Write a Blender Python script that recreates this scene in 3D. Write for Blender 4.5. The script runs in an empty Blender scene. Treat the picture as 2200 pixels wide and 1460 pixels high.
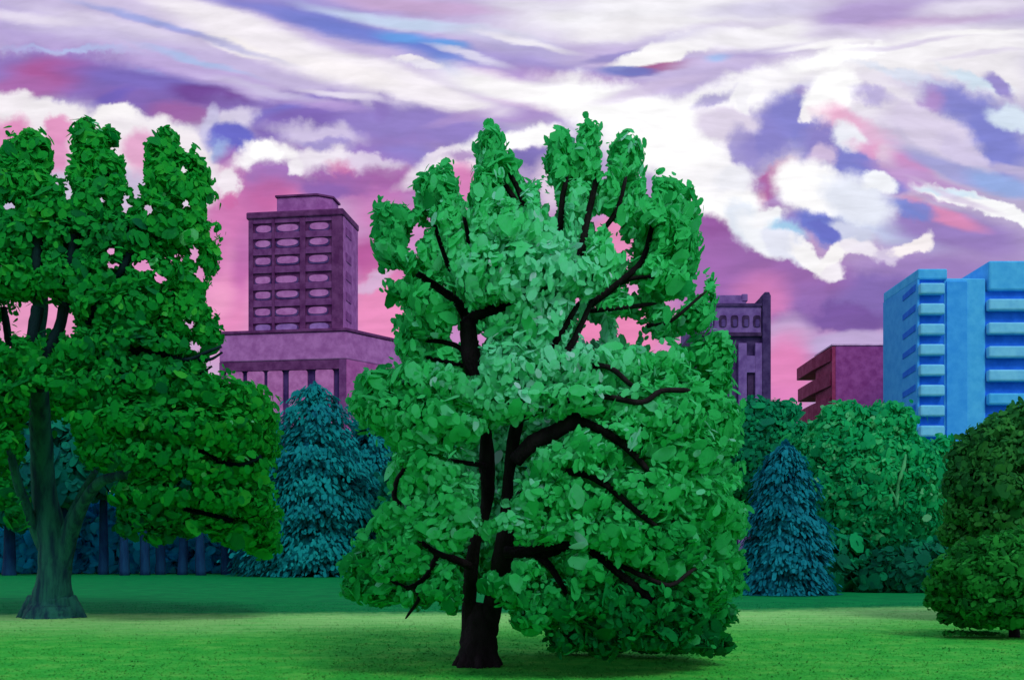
import bpy, math, random
import numpy as np
from mathutils import Vector

# ------------------------------------------------------------------ camera, light, sky
scn = bpy.context.scene
col = scn.collection
W_PX, F_PX, CX, HZ, EYE = 2200.0, 2200.0, 1100.0, 1190.0, 1.6

cam_d = bpy.data.cameras.new('camera')
cam_d.sensor_width = 36.0
cam_d.lens = 36.0 * F_PX / W_PX
cam_d.shift_y = (HZ - 730.0) / W_PX
cam_d.clip_end = 5000
cam = bpy.data.objects.new('camera', cam_d)
cam.location = (0, 0, EYE)
cam.rotation_euler = (math.radians(90), 0, 0)
col.objects.link(cam)
scn.camera = cam

SUN_DIR = Vector((0.34, -0.66, 0.80)).normalized()          # towards the sun: behind the viewer, to the right
sun_d = bpy.data.lights.new('sun', 'SUN')
sun_d.energy = 1.3
sun_d.angle = math.radians(20.0)
sun_d.color = (1.0, 0.95, 0.87)
sun = bpy.data.objects.new('sun', sun_d)
sun.rotation_euler = SUN_DIR.to_track_quat('Z', 'Y').to_euler()
sun.location = (40, -40, 60)
col.objects.link(sun)

vs = scn.view_settings
vs.view_transform = 'Standard'
vs.look = 'None'
vs.exposure = 0
vs.gamma = 1
cy = scn.cycles
cy.max_bounces = 5
cy.diffuse_bounces = 3
cy.transmission_bounces = 3
cy.glossy_bounces = 1

def lin(c):
    """sRGB 0-255 to linear RGBA"""
    r = []
    for v in c:
        v = v / 255.0
        r.append(v / 12.92 if v <= 0.04045 else ((v + 0.055) / 1.055) ** 2.4)
    return (r[0], r[1], r[2], 1.0)

WHITE, CREAM, PALE, LAV = (255, 254, 255), (240, 234, 241), (218, 209, 232), (196, 180, 222)
PERI, VIO, PUR, MAUVE = (134, 132, 205), (152, 132, 200), (124, 84, 158), (166, 104, 170)
PINK, HOT, ROSE, BLUE, SKYB = (222, 138, 188), (200, 92, 154), (226, 160, 200), (92, 122, 210), (104, 160, 230)
AQUA = (196, 214, 240)
# banks and streaks of cloud: centre, half sizes, tilt, colour, softness of edge, cover, ragged (1) or smooth (0) edge
CLOUDS = [
 # low air, pink to violet towards the skyline
 (1100,700,1500,420,0,(188,132,192),.9,1,0),
 (1100,80,1600,330,0,LAV,.9,.9,0),
 (1300,620,420,180,0,(220,150,198),.7,1,0),
 # high streaks, left
 (120,70,420,70,10,(176,160,214),.8,.9,0),(330,150,420,42,13,(186,166,216),.8,.9,0),
 (250,60,260,22,12,PALE,.8,.9,0),(180,70,230,30,10,(206,196,228),.8,.8,0),
 (470,45,230,26,16,CREAM,.7,.95,0),(640,115,330,40,16,CREAM,.6,1,0),(860,180,240,44,15,CREAM,.6,1,0),
 (520,105,90,14,14,(246,240,240),.6,.9,0),(760,160,200,22,16,(246,240,243),.7,.9,0),
 (420,80,240,9,15,(150,150,212),.8,.7,0),
 (620,30,260,30,11,PERI,.6,1,0),(760,66,230,26,11,(114,128,208),.8,.9,0),(930,105,150,32,12,BLUE,.8,.8,0),
 (980,140,80,24,15,(104,144,222),.8,.8,0),(860,78,70,18,8,SKYB,.7,.9,0),(960,98,60,14,10,SKYB,.7,.9,0),
 (640,6,330,20,4,(150,140,205),.7,.8,0),(900,14,240,20,5,(196,166,206),.7,.9,0),
 (900,52,290,16,8,AQUA,.7,.9,0),(1080,85,160,24,10,(205,200,228),.7,.9,0),
 (1130,110,150,30,8,(176,166,214),.7,.8,0),(1180,150,220,26,10,(160,146,206),.7,.9,0),(1230,170,170,22,8,(176,140,196),.7,.8,0),
 (1060,160,120,18,14,(198,170,214),.7,.9,0),
 (900,135,60,16,4,(226,222,236),.5,.95,1),(876,128,22,10,0,CREAM,.5,.9,1),
 # mauve bank, far left
 (120,160,250,60,6,(146,118,190),.6,1,1),(150,112,160,10,4,(176,190,232),.8,.8,1),(330,168,60,12,24,(170,180,232),.8,.7,1),(120,155,110,42,2,(172,92,156),.6,.95,0),(60,190,100,30,0,(168,104,170),.6,.9,0),
 (330,190,230,44,12,(124,108,188),.6,1,0),(300,225,180,34,10,(130,104,180),.6,1,0),
 (455,216,105,28,6,(112,72,148),.5,.95,0),(390,250,90,24,8,(156,100,164),.6,.9,0),(240,215,60,16,-20,(112,98,186),.7,.8,0),
 (470,160,200,22,13,(186,166,216),.8,.8,0),
 # violet waves, centre left
 (700,250,270,46,6,(138,116,190),.6,1,1),(900,278,230,60,4,(146,128,198),.6,1,1),(760,330,260,50,4,(150,122,192),.7,1,1),(600,240,110,22,-20,(120,116,200),.8,.8,0),(870,330,90,30,0,(140,128,202),.8,.8,0),
 (1080,240,170,26,6,(172,146,204),.6,.95,0),(1130,228,120,12,14,(196,166,212),.6,.8,0),(620,270,120,40,-10,(128,104,182),.6,1,0),
 (690,225,120,16,8,(186,160,212),.7,.7,0),(820,225,30,34,10,(140,118,190),.7,.9,1),
 (960,215,160,24,10,CREAM,.6,.95,0),(1000,250,90,14,-14,(176,150,206),.7,.7,0),
 # cumulus row, left
 (20,232,56,46,0,(238,232,238),.35,1,1),(110,252,74,40,0,(240,235,240),.35,1,1),(245,256,56,36,0,(246,242,244),.3,1,1),
 (180,310,230,50,6,(240,230,238),.5,1,1),(330,300,120,44,14,(240,234,240),.4,1,1),(420,345,90,50,24,(240,232,238),.45,1,1),
 (22,296,46,52,0,PINK,.5,.95,1),(125,278,34,34,0,PINK,.4,.9,1),(120,330,40,40,0,(218,140,188),.5,.9,1),(300,320,44,46,0,(222,158,198),.6,.9,1),
 (330,360,50,34,0,(226,160,196),.7,.8,1),(450,350,46,30,20,(236,226,236),.5,.9,1),
 (500,270,70,30,-30,(214,206,230),.5,.95,1),(455,270,26,42,20,(200,196,228),.5,.9,1),
 (500,300,52,34,10,(106,106,198),.45,1,1),(470,318,22,26,0,(160,180,226),.7,.9,1),(500,345,44,22,40,(150,110,186),.6,.9,1),
 (680,288,110,30,6,(206,194,226),.6,.95,1),(700,306,70,14,6,(150,136,200),.7,.8,1),
 # pink air behind the tower
 (560,430,150,110,0,(192,98,166),.8,.9,0),(480,470,70,140,8,(206,118,178),.7,.9,0),(600,400,110,50,0,(172,112,176),.8,.9,0),
 (500,650,90,130,0,(228,140,190),.7,1,0),(450,560,40,90,0,(206,110,176),.8,.7,0),
 (800,400,170,70,0,(180,110,176),.8,.95,0),(830,470,110,60,0,(204,126,186),.8,.9,0),(810,565,90,60,10,(182,84,152),.6,.9,0),
 (830,680,110,120,0,(232,142,190),.6,1,0),(800,610,60,16,-20,(214,178,214),.6,.9,1),(640,440,60,40,0,(214,124,182),.8,.8,0),
 (440,395,50,60,35,(236,226,236),.5,.95,1),(495,390,20,32,0,(240,232,240),.5,.95,1),(495,430,12,20,0,(206,110,170),.6,.9,1),
 (575,342,80,38,0,(246,242,246),.35,1,1),(565,330,36,20,0,WHITE,.25,1,1),(585,382,72,42,0,(162,116,184),.5,1,1),(540,375,24,20,-30,(164,114,182),.5,.9,1),
 (715,352,84,38,4,(236,228,240),.4,1,1),(640,366,24,22,0,(240,234,242),.4,1,1),(735,385,80,38,4,(158,104,172),.5,1,1),(700,405,60,30,0,(140,100,174),.6,.9,1),
 (745,352,40,18,10,(206,118,168),.7,.7,1),(800,352,70,22,12,(220,206,230),.5,.9,1),(830,378,70,26,6,(166,104,172),.6,.9,1),(585,420,60,40,0,(196,100,160),.7,.7,0),
 (1000,340,160,28,-20,(244,240,246),.5,1,1),(940,345,50,14,-30,(230,220,236),.5,.9,1),(985,390,60,60,0,(218,130,186),.6,.95,0),(1000,335,60,14,-20,(160,120,186),.7,.8,1),
 (1120,300,120,26,-6,WHITE,.5,1,1),(1140,345,90,22,0,(110,98,176),.6,.8,1),(1180,400,40,60,0,(226,206,226),.6,.9,0),
 (100,690,200,120,0,(228,150,192),.7,1,0),(320,570,180,120,0,(222,146,196),.8,1,0),(1310,720,140,90,0,(230,134,180),.6,1,0),(1320,510,60,50,0,(226,140,184),.6,1,0),(900,510,60,60,0,(206,140,196),.7,.9,0),
 (520,560,36,110,8,(186,100,170),.8,.8,0),(470,640,50,60,0,(236,160,200),.8,.8,0),(560,640,40,60,0,(214,150,200),.8,.6,0),
 (60,40,160,14,8,(224,216,234),.8,.9,0),(300,45,200,10,14,(150,164,222),.9,.7,0),(420,130,150,9,14,(168,190,232),.8,.8,0),(560,190,160,14,12,(206,196,230),.8,.8,0),(740,205,120,10,10,(226,218,236),.7,.9,0),(1010,120,110,10,14,(216,212,234),.7,.9,0),(1130,90,140,9,10,(238,234,242),.8,.9,0),
 # the great white bank
 (1130,200,240,34,15,(248,245,248),.6,1,0),(1330,240,200,60,14,WHITE,.5,1,1),(1420,290,170,90,20,WHITE,.5,1,1),
 (1500,240,230,46,-14,WHITE,.6,1,1),(1480,350,140,80,36,WHITE,.5,1,1),(1650,180,220,40,-14,(246,244,248),.6,1,1),
 (1400,30,380,58,-4,(238,236,242),.6,1,0),(1150,16,160,24,4,(226,222,236),.8,.9,0),(1360,60,150,22,-8,(240,237,242),.6,.9,0),
 (1350,115,110,12,-12,(150,140,200),.6,.9,0),(1430,112,130,26,-16,(248,246,247),.35,1,1),(1420,148,90,14,-10,(160,86,138),.6,.95,0),(1350,156,70,14,4,(112,122,196),.6,.9,0),
 (1500,74,160,13,-8,(190,182,220),.8,.85,0),(1540,130,130,20,-10,(200,186,224),.7,.9,0),(1540,124,36,12,-10,(160,190,236),.8,.9,0),
 (1640,106,110,16,-8,(176,160,212),.7,.9,0),(1400,196,140,18,-14,(206,190,224),.7,.8,0),
 (1700,66,300,40,-6,(240,237,243),.6,1,0),(1870,30,160,34,-4,(176,156,206),.6,1,0),(1980,46,250,18,-6,(196,172,212),.7,.9,0),(1830,70,130,24,0,(206,196,224),.7,.9,0),
 (1640,20,180,22,-4,(206,200,228),.8,.8,0),(2100,14,160,20,-4,(224,218,234),.7,.9,0),
 (2000,112,330,64,-5,(242,239,243),.6,1,0),(1800,122,120,28,-8,WHITE,.4,1,1),(2120,160,140,60,12,(236,232,238),.6,1,0),
 # broken cumulus, right
 (1880,210,230,60,6,(230,224,236),.7,1,1),
 (1700,255,110,62,-38,PERI,.6,1,1),(1640,310,70,66,10,(138,132,202),.65,1,1),(1760,190,60,16,-10,(160,140,204),.6,.9,1),
 (1530,212,62,14,-24,(158,146,206),.8,.8,1),(1560,270,74,46,16,(222,212,232),.45,1,1),(1600,330,60,30,60,(150,140,204),.5,.8,1),
 (1600,215,18,34,-10,(240,238,244),.4,1,1),
 (1810,330,120,66,20,(128,130,204),.6,1,1),(1760,300,46,56,20,(140,130,198),.6,1,1),(1900,372,70,34,30,(112,122,204),.5,1,1),
 (1790,205,62,54,-30,WHITE,.35,1,1),(1740,242,26,16,-20,(244,240,244),.4,1,1),(1880,205,60,15,10,(176,164,216),.9,.8,1),
 (1820,255,72,30,14,(232,174,206),.8,.95,1),(1880,300,80,44,36,(228,182,214),.9,.9,1),(1822,290,36,34,0,(236,238,246),.5,.95,1),(1870,315,60,24,10,(224,160,200),.6,.8,1),
 (2060,215,100,46,18,(134,134,204),.65,1,1),(2005,208,36,34,0,(174,140,200),.8,.9,1),(2130,300,120,84,40,(128,132,206),.6,1,1),(2090,165,90,20,20,(206,224,240),.6,.9,1),
 (2140,180,46,20,52,(150,136,204),.6,.95,1),(2180,250,70,28,8,(214,228,242),.5,.95,1),
 (2000,275,120,44,26,(214,204,228),.45,1,1),(2080,330,80,24,30,(206,196,226),.5,.95,1),
 (1920,340,60,26,40,(220,196,220),.5,.9,1),(1960,350,60,24,24,(200,140,196),.6,.9,0),(2050,360,150,22,20,(160,160,214),.6,.9,0),
 (1990,390,150,30,16,(190,152,206),.6,.95,0),(2150,390,90,26,20,(146,172,226),.6,.9,0),(2180,360,60,14,12,(190,180,218),.6,.9,0),
 (1650,400,76,26,-42,(180,106,164),.45,1,1),(1625,440,36,14,-50,(206,96,148),.6,.9,1),(1600,405,40,18,0,(176,140,200),.5,.9,1),(1620,470,40,22,-60,(160,110,176),.6,.9,1),
 (1760,330,30,36,30,(210,190,220),.5,.9,1),
 # lower air, right
 (1900,470,240,60,14,(196,206,236),.6,1,1),(2050,490,220,56,16,(150,126,190),.6,1,0),(2030,455,110,20,22,(216,140,184),.6,.95,0),(1960,450,70,22,14,(120,136,210),.6,.9,1),
 (2120,445,160,20,21,(248,248,250),.35,1,1),(2040,408,80,12,14,(206,226,242),.6,.9,1),
 (1560,560,180,190,20,(160,106,176),.6,1,0),(1530,470,70,70,30,(150,92,162),.5,1,1),(1660,580,130,70,30,(152,104,170),.6,1,0),
 (2050,600,330,90,8,(156,128,190),.7,1,0),(1850,640,200,60,0,(132,108,178),.6,1,1),(1760,600,90,50,0,(150,104,170),.7,.9,0),
 (1640,640,80,70,0,(206,126,184),.7,.95,0),(1800,680,140,34,0,(120,88,160),.5,.95,1),(1700,720,60,60,-20,(196,166,208),.6,.9,0),(1830,734,150,22,-4,(190,168,212),.5,1,0),
 (1695,790,70,90,0,(224,134,188),.6,1,0),(1640,850,110,40,0,(220,130,188),.6,1,0),(1740,640,40,40,20,(150,110,180),.6,.8,1),
 (1960,90,160,9,-6,(214,204,230),.8,.8,0),(2100,70,150,10,-4,(250,248,250),.8,.9,0),(1760,95,140,9,-8,(250,248,250),.8,.9,0),(2110,120,120,8,-6,(220,212,232),.8,.8,0),(1600,50,150,9,-6,(216,208,230),.8,.8,0),(1930,160,120,12,8,(214,222,240),.8,.8,1),(2060,420,120,10,22,(214,200,226),.8,.8,0),
 # bright ragged foot of the cumulus
 (1560,430,100,60,34,WHITE,.4,1,1),(1600,480,60,46,40,(226,232,244),.45,1,1),(1640,500,70,40,34,(240,242,248),.4,1,1),
 (1540,375,70,46,30,(246,244,248),.5,1,1),(1575,385,50,34,10,(236,236,244),.5,.9,1),
 (1745,405,92,58,16,WHITE,.4,1,1),(1840,430,86,56,30,(226,230,243),.5,1,1),(1890,390,40,24,10,(240,242,248),.4,1,1),(1650,470,46,22,-10,(244,244,248),.4,1,1),
 (1690,500,44,30,20,(160,206,236),.7,.9,1),(1780,495,90,34,20,(112,122,204),.45,1,1),(1830,500,60,26,20,(206,210,232),.5,.95,1),
 (1690,528,66,26,32,(226,228,242),.45,1,1),(1750,560,62,24,34,(246,244,246),.35,1,1),(1800,555,62,24,-38,(246,243,244),.35,1,1),(1850,535,46,20,14,(236,230,240),.4,.95,1),
 (1788,592,34,20,-10,(238,232,240),.45,1,1),(1905,545,30,22,-40,(212,200,226),.45,.95,1),(1955,520,52,20,-26,(246,238,240),.35,1,1),(1775,500,46,16,24,(106,112,196),.5,1,1),
]

world = bpy.data.worlds.new('World')
scn.world = world
world.use_nodes = True
wt = world.node_tree
wt.nodes.clear()
def wn(t, **kw):
    n = wt.nodes.new(t)
    for k, v in kw.items():
        setattr(n, k, v)
    return n
wl = wt.links.new
tc = wn('ShaderNodeTexCoord')
sep = wn('ShaderNodeSeparateXYZ'); wl(tc.outputs['Generated'], sep.inputs[0])
ab = wn('ShaderNodeMath', operation='ABSOLUTE'); wl(sep.outputs['Y'], ab.inputs[0])
mx = wn('ShaderNodeMath', operation='MAXIMUM'); wl(ab.outputs[0], mx.inputs[0]); mx.inputs[1].default_value = 0.06
du = wn('ShaderNodeMath', operation='DIVIDE'); wl(sep.outputs['X'], du.inputs[0]); wl(mx.outputs[0], du.inputs[1])
dv = wn('ShaderNodeMath', operation='DIVIDE'); wl(sep.outputs['Z'], dv.inputs[0]); wl(mx.outputs[0], dv.inputs[1])
uv = wn('ShaderNodeCombineXYZ'); wl(du.outputs[0], uv.inputs[0]); wl(dv.outputs[0], uv.inputs[1])
def warp(scale, amp, stretch, detail, src):
    m = wn('ShaderNodeMapping'); wl(uv.outputs[0], m.inputs['Vector'])
    m.inputs['Scale'].default_value = stretch
    nz = wn('ShaderNodeTexNoise'); wl(m.outputs[0], nz.inputs['Vector'])
    nz.inputs['Scale'].default_value = scale; nz.inputs['Detail'].default_value = detail; nz.inputs['Roughness'].default_value = .6
    a = wn('ShaderNodeVectorMath', operation='SUBTRACT'); wl(nz.outputs['Color'], a.inputs[0]); a.inputs[1].default_value = (.5, .5, .5)
    b = wn('ShaderNodeVectorMath', operation='MULTIPLY'); wl(a.outputs[0], b.inputs[0]); b.inputs[1].default_value = (amp, amp, 0)
    c = wn('ShaderNodeVectorMath', operation='ADD'); wl(b.outputs[0], c.inputs[0]); wl(src, c.inputs[1])
    return c.outputs[0]
smooth_v = warp(9, .034, (.6, 1.8, 1), 7, uv.outputs[0])
rag_v = warp(22, .042, (1, 1, 1), 5, uv.outputs[0])
# clear sky behind, broken cloud over it
sky = wn('ShaderNodeTexSky', sky_type='NISHITA', sun_disc=False)
sky.sun_elevation = math.asin(SUN_DIR.z)
sky.sun_rotation = math.atan2(SUN_DIR.x, SUN_DIR.y)
skm = wn('ShaderNodeVectorMath', operation='SCALE'); wl(sky.outputs[0], skm.inputs[0]); skm.inputs['Scale'].default_value = 0.08
cn = wn('ShaderNodeTexNoise'); wl(tc.outputs['Generated'], cn.inputs['Vector']); cn.inputs['Scale'].default_value = 2.6; cn.inputs['Detail'].default_value = 5
cr = wn('ShaderNodeValToRGB'); wl(cn.outputs['Fac'], cr.inputs[0])
e = cr.color_ramp.elements
e[0].position = .35; e[0].color = lin((132, 120, 190)); e[1].position = .62; e[1].color = lin((236, 228, 238))
base = wn('ShaderNodeMix', data_type='RGBA'); base.inputs[0].default_value = .85
wl(skm.outputs[0], base.inputs[6]); wl(cr.outputs[0], base.inputs[7])
# thin drawn-out wisps
sm = wn('ShaderNodeMapping'); wl(smooth_v, sm.inputs['Vector']); sm.inputs['Scale'].default_value = (10, 44, 1); sm.inputs['Rotation'].default_value = (0, 0, math.radians(6))
sn = wn('ShaderNodeTexNoise'); wl(sm.outputs[0], sn.inputs['Vector']); sn.inputs['Scale'].default_value = 2.2; sn.inputs['Detail'].default_value = 6
sr = wn('ShaderNodeMapRange'); wl(sn.outputs['Fac'], sr.inputs['Value'])
sr.inputs['From Min'].default_value = .3; sr.inputs['From Max'].default_value = .7; sr.inputs['To Min'].default_value = .93; sr.inputs['To Max'].default_value = 1.12

def reach(c):
    px, py, rx, ry, rot = c[:5]
    a_ = math.radians(rot); rx *= 1.15; ry *= 1.15
    w = math.hypot(rx * math.cos(a_), ry * math.sin(a_)) + 70
    h = math.hypot(rx * math.sin(a_), ry * math.cos(a_)) + 70
    return px - w, px + w, py - h, py + h

def quarter(x0, x1, y0, y1):
    """the cloud banks that reach into one quarter of the sky, laid over the open air in order"""
    gt = bpy.data.node_groups.new('clouds', 'ShaderNodeTree')
    for nm, ty in (('open', 'NodeSocketColor'), ('smooth', 'NodeSocketVector'), ('ragged', 'NodeSocketVector'), ('wisps', 'NodeSocketFloat')):
        gt.interface.new_socket(nm, in_out='INPUT', socket_type=ty)
    gt.interface.new_socket('sky', in_out='OUTPUT', socket_type='NodeSocketColor')
    N, L = gt.nodes.new, gt.links.new
    gi, go = N('NodeGroupInput'), N('NodeGroupOutput')
    cur = gi.outputs['open']
    for c in CLOUDS:
        a0, a1, b0, b1 = reach(c)
        if a1 < x0 or a0 > x1 or b1 < y0 or b0 > y1:
            continue
        px, py, rx, ry, rot, colr, soft, op, rag = c
        m = N('ShaderNodeMapping'); m.vector_type = 'TEXTURE'
        L(gi.outputs['ragged' if rag else 'smooth'], m.inputs['Vector'])
        m.inputs['Location'].default_value = ((px - CX) / F_PX, (HZ - py) / F_PX, 0)
        m.inputs['Rotation'].default_value = (0, 0, -math.radians(rot))
        m.inputs['Scale'].default_value = (rx * 1.19 / F_PX, ry * 1.19 / F_PX, 1)
        g = N('ShaderNodeTexGradient'); g.gradient_type = 'SPHERICAL'; L(m.outputs[0], g.inputs[0])
        r = N('ShaderNodeMapRange'); r.interpolation_type = 'SMOOTHSTEP'; L(g.outputs['Fac'], r.inputs['Value'])
        r.inputs['From Max'].default_value = max(.08, soft * 1.05); r.inputs['To Max'].default_value = op
        x = N('ShaderNodeMix'); x.data_type = 'RGBA'; L(r.outputs[0], x.inputs[0]); L(cur, x.inputs[6]); x.inputs[7].default_value = lin(colr)
        cur = x.outputs[2]
    f = N('ShaderNodeVectorMath'); f.operation = 'SCALE'; L(cur, f.inputs[0]); L(gi.outputs['wisps'], f.inputs['Scale'])
    L(f.outputs[0], go.inputs[0])
    gn = wn('ShaderNodeGroup', node_tree=gt)
    for src, nm in ((base.outputs[2], 'open'), (smooth_v, 'smooth'), (rag_v, 'ragged'), (sr.outputs[0], 'wisps')):
        wl(src, gn.inputs[nm])
    b_ = wn('ShaderNodeBackground'); wl(gn.outputs[0], b_.inputs['Color']); b_.inputs['Strength'].default_value = 1.0
    return b_.outputs[0]

def split(x_edges, y_edges):
    """choose the quarter by direction, halving each time"""
    if len(x_edges) > 2:
        k = len(x_edges) // 2
        lo, hi = split(x_edges[:k + 1], y_edges), split(x_edges[k:], y_edges)
        src, val, = du.outputs[0], (x_edges[k] - CX) / F_PX
    elif len(y_edges) > 2:
        k = len(y_edges) // 2
        hi, lo = split(x_edges, y_edges[:k + 1]), split(x_edges, y_edges[k:])
        src, val = dv.outputs[0], (HZ - y_edges[k]) / F_PX
    else:
        return quarter(x_edges[0], x_edges[1], y_edges[0], y_edges[1])
    t = wn('ShaderNodeMath', operation='GREATER_THAN'); wl(src, t.inputs[0]); t.inputs[1].default_value = val
    m = wn('ShaderNodeMixShader'); wl(t.outputs[0], m.inputs[0]); wl(lo, m.inputs[1]); wl(hi, m.inputs[2])
    return m.outputs[0]
wo = wn('ShaderNodeOutputWorld')
wl(split([-99999, -60, 320, 700, 1100, 1500, 1880, 2260, 99999], [-99999, -80, 240, 460, 99999]), wo.inputs['Surface'])
world.cycles.sampling_method = 'MANUAL'
world.cycles.sample_map_resolution = 256

# ------------------------------------------------------------------ helpers
rng = np.random.default_rng(7)

def P(px, py, D):
    """point seen at pixel px,py standing D metres away"""
    return np.array(((px - CX) / F_PX * D, D, EYE + (HZ - py) / F_PX * D))

def ground_D(py):
    return EYE * F_PX / (py - HZ)

def link(name, me, m, parent=None, smooth=False):
    if m is not None:
        me.materials.append(m)
    if smooth:
        me.polygons.foreach_set('use_smooth', [True] * len(me.polygons))
    o = bpy.data.objects.new(name, me)
    col.objects.link(o)
    if parent is not None:
        o.parent = parent
    return o

def thing(name, label, cat, loc, group=None, rotz=0):
    o = bpy.data.objects.new(name, None)
    col.objects.link(o)
    o.location = loc
    o.rotation_euler = (0, 0, rotz)
    o['label'] = label
    o['category'] = cat
    if group:
        o['group'] = group
    return o

def nodes_mat(name):
    m = bpy.data.materials.new(name)
    m.use_nodes = True
    nt = m.node_tree
    nt.nodes.clear()
    def new(t, **kw):
        n = nt.nodes.new(t)
        for k, v in kw.items():
            setattr(n, k, v)
        return n
    return m, nt, new, nt.links.new

def surf(name, c1, c2, scale=1.5, stretch=(1, 1, 1), rough=.85, bump=.15, fine=9.0, lo=.38, hi=.62):
    """two tones of one finish broken by noise, with a fine grain and bump"""
    m, nt, N, L = nodes_mat(name)
    t = N('ShaderNodeTexCoord')
    mp = N('ShaderNodeMapping'); L(t.outputs['Object'], mp.inputs['Vector']); mp.inputs['Scale'].default_value = stretch
    n1 = N('ShaderNodeTexNoise'); L(mp.outputs[0], n1.inputs['Vector']); n1.inputs['Scale'].default_value = scale; n1.inputs['Detail'].default_value = 6
    n1.inputs['Roughness'].default_value = .62
    r = N('ShaderNodeValToRGB'); L(n1.outputs['Fac'], r.inputs[0])
    r.color_ramp.elements[0].position = lo; r.color_ramp.elements[0].color = lin(c1)
    r.color_ramp.elements[1].position = hi; r.color_ramp.elements[1].color = lin(c2)
    n2 = N('ShaderNodeTexNoise'); L(mp.outputs[0], n2.inputs['Vector']); n2.inputs['Scale'].default_value = scale * fine; n2.inputs['Detail'].default_value = 3
    b = N('ShaderNodeBump'); b.inputs['Strength'].default_value = bump; b.inputs['Distance'].default_value = .05; L(n2.outputs['Fac'], b.inputs['Height'])
    p = N('ShaderNodeBsdfPrincipled'); p.inputs['Roughness'].default_value = rough; p.inputs['Specular IOR Level'].default_value = .2
    L(r.outputs[0], p.inputs['Base Color']); L(b.outputs[0], p.inputs['Normal'])
    o = N('ShaderNodeOutputMaterial'); L(p.outputs[0], o.inputs[0])
    return m

def leaf_mat(name, stops, trans=.42, gain=1.0, fleck=(96, 214, 160)):
    """leaf colour from the per-leaf tone, with a dry-brush grain"""
    m, nt, N, L = nodes_mat(name)
    a = N('ShaderNodeAttribute'); a.attribute_name = 'tone'
    t = N('ShaderNodeTexCoord')
    n = N('ShaderNodeTexNoise'); L(t.outputs['Object'], n.inputs['Vector']); n.inputs['Scale'].default_value = 5.0; n.inputs['Detail'].default_value = 6
    n.inputs['Roughness'].default_value = .7
    s = N('ShaderNodeMath', operation='MULTIPLY_ADD'); L(n.outputs['Fac'], s.inputs[0]); s.inputs[1].default_value = .36; s.inputs[2].default_value = -.18
    ad = N('ShaderNodeMath', operation='ADD'); L(a.outputs['Fac'], ad.inputs[0]); L(s.outputs[0], ad.inputs[1])
    fk = N('ShaderNodeTexNoise'); L(t.outputs['Object'], fk.inputs['Vector']); fk.inputs['Scale'].default_value = 14; fk.inputs['Detail'].default_value = 5; fk.inputs['Roughness'].default_value = .75
    fr_ = N('ShaderNodeMapRange'); L(fk.outputs['Fac'], fr_.inputs[0]); fr_.inputs['From Min'].default_value = .62; fr_.inputs['From Max'].default_value = .72; fr_.inputs['To Max'].default_value = .4
    r = N('ShaderNodeValToRGB'); L(ad.outputs[0], r.inputs[0])
    els = r.color_ramp.elements
    for i, (p, c) in enumerate(stops):
        e_ = els[i] if i < 2 else els.new(p)
        k_ = lin(c); e_.position = p; e_.color = (min(.85, k_[0] * gain), min(.85, k_[1] * gain), min(.85, k_[2] * gain), 1)
    fm = N('ShaderNodeMix', data_type='RGBA'); L(fr_.outputs[0], fm.inputs[0]); L(r.outputs[0], fm.inputs[6]); fm.inputs[7].default_value = lin(fleck)
    d = N('ShaderNodeBsdfPrincipled'); L(fm.outputs[2], d.inputs['Base Color']); d.inputs['Roughness'].default_value = .75; d.inputs['Specular IOR Level'].default_value = .15
    tr = N('ShaderNodeBsdfTranslucent'); L(fm.outputs[2], tr.inputs['Color'])
    mi = N('ShaderNodeMixShader'); mi.inputs[0].default_value = trans; L(d.outputs[0], mi.inputs[1]); L(tr.outputs[0], mi.inputs[2])
    o = N('ShaderNodeOutputMaterial'); L(mi.outputs[0], o.inputs[0])
    return m

# ---- tapered limbs
def smooth_path(pts, rad, k=5):
    pts = [np.array(p, float) for p in pts]
    out, ro = [], []
    n = len(pts)
    for i in range(n - 1):
        p0, p1, p2, p3 = pts[max(i - 1, 0)], pts[i], pts[i + 1], pts[min(i + 2, n - 1)]
        for j in range(k):
            t = j / k
            out.append(.5 * ((2 * p1) + (-p0 + p2) * t + (2 * p0 - 5 * p1 + 4 * p2 - p3) * t * t + (-p0 + 3 * p1 - 3 * p2 + p3) * t ** 3))
            ro.append(rad[i] * (1 - t) + rad[i + 1] * t)
    out.append(pts[-1]); ro.append(rad[-1])
    return np.array(out), np.array(ro)

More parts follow.
